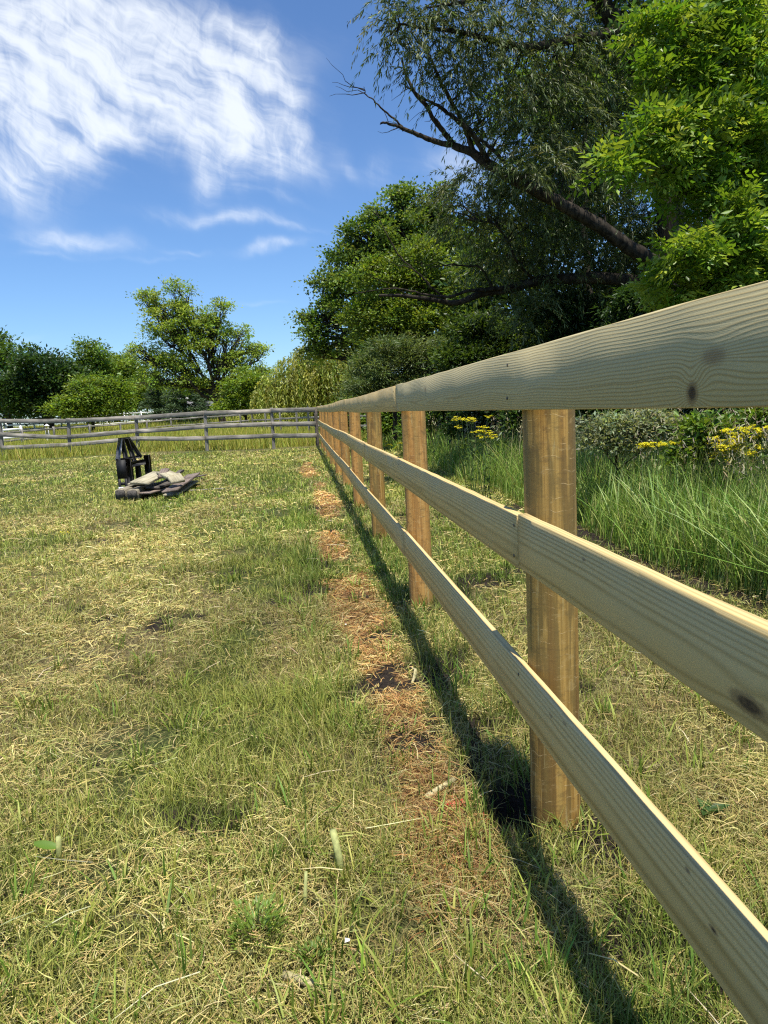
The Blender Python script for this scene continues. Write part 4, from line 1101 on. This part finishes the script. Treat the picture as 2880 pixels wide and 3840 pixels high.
for k in range(34):                                                  # bare twigs along the dead limbs
    src = (A1, A2, A3, A4, A5, B1, B2, B3, B4)[k % 9]; p0 = src[int(r.integers(8, len(src)-2))]
    e = p0+np.array([-r.uniform(.1, .6), r.normal(0, .2), r.uniform(-.25, .5)])
    if k % 9 in (0, 5): e = p0+np.array([r.normal(-.2, .3), r.normal(0, .2), r.uniform(.2, .8)])
    mb = MB(); mb.tube(wiggle(p0, e, 6, .35, r), np.linspace(.008, .002, 6), 4, False)
    mb.build('twig', M_BARK, wt, True)
# foliage: shoots of narrow leaves; each shoot a drooping twig
WL = [(1450,110,55,70,-.8),(1440,190,35,35,-.8),(1500,130,60,90,-.9),(1560,40,120,80,-1.),(1610,150,90,110,-1.),(1580,250,50,60,-.7),(1720,80,150,120,-1.),(1760,230,110,110,-.9),(1700,330,70,70,-.6),(1880,110,150,150,-.8),(1900,320,140,130,-.6),
      (1830,450,110,80,-.5),(2050,200,160,170,-.4),(2060,420,150,130,-.2),(1970,560,110,90,-.4),(2010,620,130,70,-.9),(1930,660,70,60,-.8),(2200,320,140,160,.2),(2220,560,150,140,.2),(2180,740,150,110,.3),(2080,850,130,90,.5),(2300,900,150,120,.6),(2350,650,130,140,.7),(2450,900,130,130,.8),
      (1790,700,110,70,.6),(1830,800,130,90,.7),(1720,840,70,90,.8),(1900,900,120,100,.9),(2010,980,120,90,1.2),(2150,1040,130,110,1.),(1980,1180,120,90,.8),(2300,1080,140,120,1.3),(1650,760,70,50,.9),(1880,1000,90,70,1.1),(1940,760,110,80,.2),
      (2380,150,150,170,.5),(2400,400,130,140,.9),(2560,250,160,180,.8),(2550,560,140,150,1.1),(2700,350,160,180,1.1),(2600,850,140,140,1.3),(2250,50,160,120,.2),(2780,700,160,180,1.4),(2850,150,150,180,1.2),(1900,-60,220,80,-.5),(2300,-120,240,100,.3),(2700,-80,220,110,.8),(2800,980,150,130,1.5)]
lw = [(c-wb, s) for c, s in lobes_world(WL, WY)]
C, Nn, I = clump_centres(lw, 6600, r, .55)
P, A, K = [], [], []
cols = pal(r, len(C), [(.085, .12, .036), (.115, .155, .055), (.17, .205, .085), (.06, .09, .024)], [3, 3, 1.5, 2], .2)
for i in range(len(C)):
    L_ = r.uniform(.22, .62); m_ = int(r.integers(14, 28)); s_ = np.sort(r.uniform(0, 1, m_))
    d = Nn[i]*.7+r.normal(0, .5, 3); d[2] = d[2]*.5+.1; d /= np.linalg.norm(d)
    p = C[i]+d*L_*s_[:, None]; p[:, 2] -= L_*.75*s_**2
    tg = d-np.array([0, 0, 1.5])*s_[:, None]*.75*2*.6
    side = unit(r, m_)*.55
    P.append(p+side*.05); A.append(tg*.75+side+[0, 0, -.25]); K.append(np.repeat(cols[i:i+1], m_, 0))
P, A, K = map(np.concatenate, (P, A, K)); N = len(P)
V, F, Cc = leaf_quads(P, A, unit(r, N)*.8+[0, 0, .7], r.uniform(.07, .125, N), r.uniform(.012, .02, N), np.clip(K*(1+r.normal(0, .15, (N, 1))), .004, .6), .2)
build('crown', V, F, M_LEAF, wt, Cc)['kind'] = 'stuff'
mb = MB(); allp = np.concatenate([tp[25:], A1, A6, B1, B5, D1, D2, D3, D4, D5, D6])
for j in r.choice(len(C), 420, False):
    d = np.linalg.norm(allp-C[j], axis=1); q = allp[int(np.argmin(d))]
    if d.min() < 2.6: mb.tube(wiggle(q, C[j], 6, .3, r, .05), np.linspace(.014, .003, 6), 4, False)
mb.build('twigs', M_BARK, wt, True)['kind'] = 'stuff'

# deep wood behind the willow: closes the view with dark leaves
r = rng(190)
WD = [(u, v, 190, 170, dy) for (u, v, dy) in ((1950,1000,1),(2150,900,2),(2300,600,3),(2500,400,4),(2700,650,4),(2880,350,5),(2450,1000,3),(2700,1000,4),(2900,850,5),(2250,1150,2),(2500,1250,3),(2800,1250,4),(2300,250,4),(2700,120,6),(3050,600,6),(3050,1100,6),(2150,350,3),(2000,1300,1),(1850,1250,1),(1990,800,1.5),(2060,620,2.5),(1900,1100,1.),(2150,720,2))]
lw = lobes_world(WD, 16)
(V, F, Cc), C = broad_crown(lw, 2300, 26, .30, .16, [(.035, .07, .014), (.055, .10, .02), (.09, .14, .022)], r, narrow=.5)
tag(build('woods', V, F, M_LEAF, None, Cc), 'dense shaded woodland foliage behind the big willow trunk', 'woods', None, 'stuff')
mb = MB()
# slim trunks of the wood, each a tree trunk of its own
for k, (u, Yd, lean) in enumerate(((2290, 15.5, -.3), (2640, 16, .4), (2860, 10.5, -1.2), (2070, 17, .2))):
    b = at(u, 1480, Yd); b[2] = float(ground_z(b[0], b[1]))
    t_ = empty('young_tree', tuple(b), ['slim dark trunk left of the willow trunk in the shade', 'slim dark trunk right of the willow trunk in the shade', 'leaning grey stem behind the bright ash leaves', 'thin shaded trunk under the horizontal bare limb'][k], 'tree', 'slim trunks in the wood')
    mb = MB(); mb.tube(wiggle((0, 0, -.3), (lean, .5, 7), 14, .18, r), np.linspace(.12, .05, 14), 8); mb.build('trunk', M_BARK_PALE if k == 2 else M_BARK, t_, True)
    lw = [(np.array([lean, .5, 7.])+d, np.array([1.2, 1.2, .9])) for d in ((0, 0, .3), (.7, .4, .9), (-.6, .2, 1.))]
    (V, F, Cc), C = broad_crown(lw, 70, 26, .26, .15, MID, r); build('crown', V, F, M_LEAF, t_, Cc)['kind'] = 'stuff'

# bright ash boughs close on the right: compound leaves
r = rng(200)
AY = 7.2
ab = at(2870, 1460, AY); ab[2] = float(ground_z(ab[0], ab[1]))
ash = empty('ash_tree', tuple(ab), 'young ash with bright fresh green compound leaves at the right edge', 'tree')
AL = [(2700,60,120,70,0),(2560,170,110,60,-.2),(2440,130,70,50,-.2),(2820,180,120,90,.2),(2700,230,150,60,0),(2500,290,70,40,-.3),(2600,330,120,60,0),(2800,360,110,70,.2),(2520,480,90,55,-.4),(2660,470,110,60,-.2),(2790,500,90,70,0),(2440,500,40,40,-.5),
      (2260,640,40,25,-.6),(2340,620,70,35,-.5),(2480,620,120,50,-.3),(2640,620,130,60,-.1),(2780,660,110,70,.1),(2560,720,110,50,0),(2860,800,80,60,.2),(2720,800,70,60,-.2),(2640,930,40,35,-.4),(2760,920,110,55,-.2),(2860,950,80,60,0),(2560,960,60,35,-.4),(2680,1040,110,60,0),(2820,1070,100,60,.1),(2520,1080,80,50,0),(2900,500,80,90,.2),(2920,300,80,90,.3),(2620,1140,90,40,.1)]
lw = [(c-ab, s) for c, s in lobes_world(AL, AY)]
mb = MB(); top = at(2900, 60, AY+.5)-ab
tp2 = wiggle((0, 0, -.3), top, 16, .10, r); mb.tube(tp2, np.linspace(.085, .03, 16), 9); mb.build('trunk', M_BARK_PALE, ash, True)
for c, s in lw:
    j = int(np.clip(np.searchsorted(tp2[:, 2], c[2]-.5), 2, 15))
    mb = MB(); mb.tube(wiggle(tp2[j], c, 8, .16, r, .06), np.linspace(.018, .005, 8), 5, False); mb.build('limb', M_BARK_PALE, ash, True)
lw = [(c, s_*np.array([1, 1.1, 1.45])) for c, s_ in lw]
sub = []
for c, s_ in lw:
    for k in range(7):
        sub.append((c+unit(r, 1)[0]*s_*r.uniform(.5, 1.05), s_*r.uniform(.22, .42)*np.array([1, 1, .8])))
a1, a2 = clump_centres(lw, 600, r, .3), clump_centres(sub, 1400, r, .2)
C, Nn = np.concatenate([a1[0], a2[0]]), np.concatenate([a1[1], a2[1]])
P, A, NR, K, LL = [], [], [], [], []
cols = pal(r, len(C), [(.14, .25, .022), (.21, .32, .032), (.31, .41, .06), (.09, .18, .018)], [3, 3, 2, 2], .16)
for i in range(len(C)):
    for q in range(int(r.integers(2, 4))):
        az_ = r.uniform(0, 2*PI); d = np.array([math.cos(az_), math.sin(az_), r.uniform(-.5, .9)])+Nn[i]*.6; d /= np.linalg.norm(d)
        L_ = r.uniform(.17, .30); up_ = np.array([0, 0, 1.])+r.normal(0, .55, 3)
        sd = np.cross(up_, d); sd /= np.linalg.norm(sd)+1e-9; nn = np.cross(d, sd)
        for s_ in (.35, .58, .80):
            for g_ in (-1, 1):
                a_ = sd*g_*.85+d*.55-nn*.22; l_ = r.uniform(.065, .115)
                P.append(C[i]+d*L_*s_-nn*.25*L_*s_*s_+a_*l_*.5); A.append(a_); NR.append(nn+r.normal(0, .38, 3)); LL.append(l_); K.append(cols[i])
        P.append(C[i]+d*L_*1.12-nn*.30*L_); A.append(d-nn*.4); NR.append(nn+r.normal(0, .2, 3)); LL.append(.08); K.append(cols[i])
P, A, NR, K, LL = map(np.array, (P, A, NR, K, LL)); N = len(P)
V, F, Cc = leaf_quads(P, A, NR, LL, LL*r.uniform(.32, .44, N), np.clip(K*(1+r.normal(0, .10, (N, 1))), .004, .7), .15)
build('crown', V, F, M_LEAF, ash, Cc)['kind'] = 'stuff'

# ---------------------------------------------------------------- bank plants behind the tall grass
make_tree('silver_shrub', 'pale silvery leaved shrub behind the tall grass right of the nearest post', 'shrub', (2300, 1760), 6.6, (2310, 1640),
          [(2300,1590,85,40),(2380,1600,70,40),(2440,1570,60,40),(2250,1640,60,40),(2360,1660,90,40),(2500,1610,60,45)], 330, 26, .075, .052, [(.26, .30, .17), (.34, .37, .23), (.19, .24, .11)], 210, .015, narrow=.36, twigs=14, up=.5)
make_tree('leafy_weed', 'dark leafy weed clump left of the yellow flowers at the right edge', 'plant', (2640, 1800), 5.6, (2650, 1660),
          [(2640,1600,60,45),(2600,1680,60,40),(2860,1560,80,60),(2850,1680,70,70),(2700,1700,70,40)], 190, 20, .08, .075, MID+YG[:1], 211, .012, narrow=.4, twigs=10)
GW = 'yellow flowering weeds in the tall grass'
def flower_plant(lab, u, v0, v1, Yd, spread, n_um, seed):
    r = rng(seed); p = at(u, v1, Yd); gz = float(ground_z(p[0], p[1])); b = np.array([p[0], p[1], gz])
    t_ = empty('yellow_wildflower', tuple(b), lab, 'wildflower', GW)
    top = at(u, v0, Yd)[2]-gz; low = at(u, v1, Yd)[2]-gz
    ms = MB(); P, A, K, LL = [], [], [], []; U = []
    for k in range(n_um):
        h = r.uniform(low, top); e = np.array([r.normal(0, spread), r.normal(0, spread*.6), h])
        ms.tube(wiggle((r.normal(0, .04), r.normal(0, .04), 0), e, 7, .12, r), np.linspace(.005, .0022, 7), 5, False)
        for q in range(int(r.integers(5, 9))):
            o_ = e+np.array([r.normal(0, .028), r.normal(0, .028), r.normal(.0, .010)])
            ms.tube([e-[0, 0, .05], o_], [.0015, .001], 3, False)
            U.append(o_+np.stack([r.normal(0, .010, 16), r.normal(0, .010, 16), r.normal(0, .003, 16)], 1))
        for q in range(7):
            f = r.uniform(.2, .85); P.append(e*f+r.normal(0, .04, 3)); A.append(np.array([r.normal(), r.normal(), .3])); K.append((.09, .15, .03)); LL.append(r.uniform(.06, .12))
    ms.build('stems', M_STEM, t_)['kind'] = 'stuff'
    P, A, K, LL = map(np.array, (P, A, K, LL))
    V, F, Cc = leaf_quads(P, A, unit(r, len(P))*.4+[0, 0, 1], LL, LL*.35, K); build('leaves', V, F, M_LEAF, t_, Cc)['kind'] = 'stuff'
    U = np.concatenate(U); n = len(U); s = r.uniform(.011, .018, n)
    V, F, Cc = leaf_quads(U, unit(r, n)*[1, 1, .3], np.tile([0, 0, 1.], (n, 1))+unit(r, n)*.3, s, s*.8, pal(r, n, [(.80, .74, .03), (.72, .68, .04), (.62, .58, .05)], None, .08))
    build('flower_heads', V, F, M_PETAL, t_, Cc)['kind'] = 'stuff'
M_STEM = plain('green_stem', (.10, .16, .04), .6, .3, 0., .2, 30.)
flower_plant('dense patch of yellow flower heads at the right edge', 2745, 1600, 1720, 5.2, .10, 30, 301)
flower_plant('yellow flower head on tall stems right of the dense yellow patch', 2865, 1590, 1640, 5.0, .05, 8, 302)
flower_plant('small yellow flower cluster behind grass midway right of the post', 2435, 1655, 1675, 5.6, .05, 5, 303)
flower_plant('tiny yellow flower cluster just left of the dark leafy weed', 2535, 1655, 1680, 5.6, .04, 4, 304)
flower_plant('tall yellow wildflower left of the nearest post below the top rail', 1765, 1560, 1600, 9.0, .10, 8, 305)
flower_plant('yellow wildflower in the grass lower right of the tall one', 1820, 1600, 1640, 8.2, .08, 7, 306)
flower_plant('dull yellow wildflower farthest off beside the third post', 1480, 1640, 1700, 12.0, .16, 8, 307)

# ---------------------------------------------------------------- small plants and marks in the near grass
def herb(name, lab, cat, u, v, n, L_, Wd, cols, seed, spread=.05, up_=.6, hgt=.06):
    r = rng(seed); p = onz(u, v); gz = float(ground_z(p[0], p[1])); P, A = [], []
    th_ = r.uniform(0, 2*PI, n); f = r.uniform(.3, 1, n)
    P = np.stack([np.cos(th_)*spread*f, np.sin(th_)*spread*f, hgt*r.uniform(.4, 1.1, n)], 1)
    A = np.stack([np.cos(th_), np.sin(th_), up_*r.uniform(.3, 1.3, n)], 1)
    V, F, Cc = leaf_quads(P, A, np.stack([-A[:, 0]*.4, -A[:, 1]*.4, np.ones(n)], 1)+unit(r, n)*.35, L_*r.uniform(.6, 1.2, n), Wd*r.uniform(.7, 1.2, n), pal(r, n, cols, None, .12))
    o = build(name, V, F, M_LEAF, None, Cc); o.location = (p[0], p[1], gz)
    tag(o, lab, cat); return o
herb('feathery_herb', 'bright green feathery herb clump low in the near grass', 'herb', 975, 3560, 420, .018, .006, [(.16, .25, .04), (.20, .29, .05)], 401, .07, 1.2, .09)
herb('feathery_herb', 'small green feathery sprig right of the bright herb clump', 'herb', 1180, 3640, 150, .016, .006, [(.13, .2, .03), (.17, .25, .05)], 402, .05, 1., .05)
herb('wilted_weed', 'dark wilted broad leaf weed on the mown strip right of the fence', 'weed', 2660, 3090, 9, .07, .028, [(.05, .10, .02), (.07, .13, .03)], 403, .04, .3, .04)
herb('dandelion', 'tiny yellow dandelion spots in the grass at far left', 'flower', 245, 2010, 26, .02, .02, [(.7, .6, .03)], 404, .10, .2, .05)
herb('weed_seedling', 'small yellow green weed between the fence shadow and the posts', 'weed', 1405, 2155, 14, .05, .02, [(.17, .26, .03)], 405, .05, .5, .08)
def stub(name, lab, u, v, pts, rad, mat, leaf=None, seed=0):
    p = onz(u, v); gz = float(ground_z(p[0], p[1]))
    t_ = empty(name, (p[0], p[1], gz), lab, 'plant stub'); r = rng(seed)
    mb = MB(); mb.tube(pts, rad, 8); mb.build('stem', mat, t_, True)
    if leaf is not None:
        base, tip, wd = map(np.array, leaf); n = 7; d = tip-base; s = np.cross(d, [0, -.5, 1.]); s /= np.linalg.norm(s); V = []
        for k in range(n):
            f = k/(n-1); c = base+d*f; w_ = wd*math.sin(PI*min(1, .12+.8*f))**.7
            V += [c-s*w_+[0, 0, .006], c, c+s*w_+[0, 0, .006]]
        F = [[3*k+a_, 3*k+a_+1, 3*k+a_+4, 3*k+a_+3] for k in range(n-1) for a_ in (0, 1)]
        build('leaf', V, np.array(F), M_LEAF, t_, np.tile([.14, .25, .035], (3*n, 1)), True)
M_STUB = plain('cut_stem', (.36, .38, .14), .6, .3, 0., .25, 60.)
stub('dock_stub', 'cut weed stub with one broad ribbed leaf in the near left grass', 225, 3250, [(0, 0, -.02), (.003, 0, .05), (.006, 0, .085)], [.009, .008, .007], M_STUB, ((.0, 0, .05), (-.058, -.012, .075), .013), 1)
stub('cut_stalk', 'upright cut pale green stalk in the grass left of the shadow', 1285, 3290, [(0, 0, -.02), (-.006, .01, .05), (-.018, .02, .125)], [.011, .010, .009], M_STUB, None, 2)
stub('cut_stalk', 'yellowish leaning stalk left of the upright cut stalk', 1140, 3420, [(0, 0, -.02), (.006, 0, .04), (.012, .01, .10)], [.006, .005, .004], M_STUB, None, 3)
stub('cut_stalk', 'thick brownish cut stalk lying at the bottom right of the herb clump', 1170, 3720, [(-.06, .04, .02), (0, 0, .025), (.05, -.04, .01)], [.010, .010, .008], M_STRAW, None, 4)
stub('cut_stalk', 'pale cut stalk lying on the bare soil beside the nearest post', 1650, 2985, [(-.05, -.03, .012), (0, 0, .02), (.06, .05, .02)], [.011, .010, .009], M_STRAW, None, 5)
stub('dry_leaf_curl', 'curled dry leaf on the brown strip left of the shadow', 1555, 2550, [(-.02, -.05, .01), (0, 0, .02), (.015, .06, .03), (.0, .10, .03)], [.005, .008, .007, .003], M_STRAW, None, 6)
# sprayed survey mark: red blades
r = rng(410); p1, p2 = onz(1690, 3040), onz(1850, 3045); n = 170
f = r.uniform(0, 1, n); f = np.where(f > .5, .72+.28*f, f*.55)
P = p1+(p2-p1)*f[:, None]+r.normal(0, .012, (n, 3)); P[:, 2] = ground_z(P[:, 0], P[:, 1])+r.uniform(.006, .022, n)
v_, f_, c_ = litter(P, r.uniform(.015, .045, n), np.full(n, .003), r.uniform(0, 2*PI, n), r.normal(0, .3, n), pal(r, n, [(.60, .06, .05), (.50, .12, .08)], None, .1), r)
tag(build('paint_mark', v_, f_, M_GRASS, None, c_), 'small red spray paint mark on the grass by the nearest post', 'paint mark', None, 'stuff')
for (u, v, lab) in ((1297, 2342, 'white paper scrap on the brown strip'), (1302, 3528, 'tiny white litter bit in the near grass right of the herb clump')):
    p = onz(u, v, .03); mb = MB(); mb.addv([[-.006, -.005, 0], [.005, -.005, .003], [.007, .004, .001], [-.004, .006, .004], [0, 0, .005]], [[0, 1, 4], [1, 2, 4], [2, 3, 4], [3, 0, 4]])
    o = mb.build('paper_scrap', M_WHITE); o.location = p; tag(o, lab, 'litter')
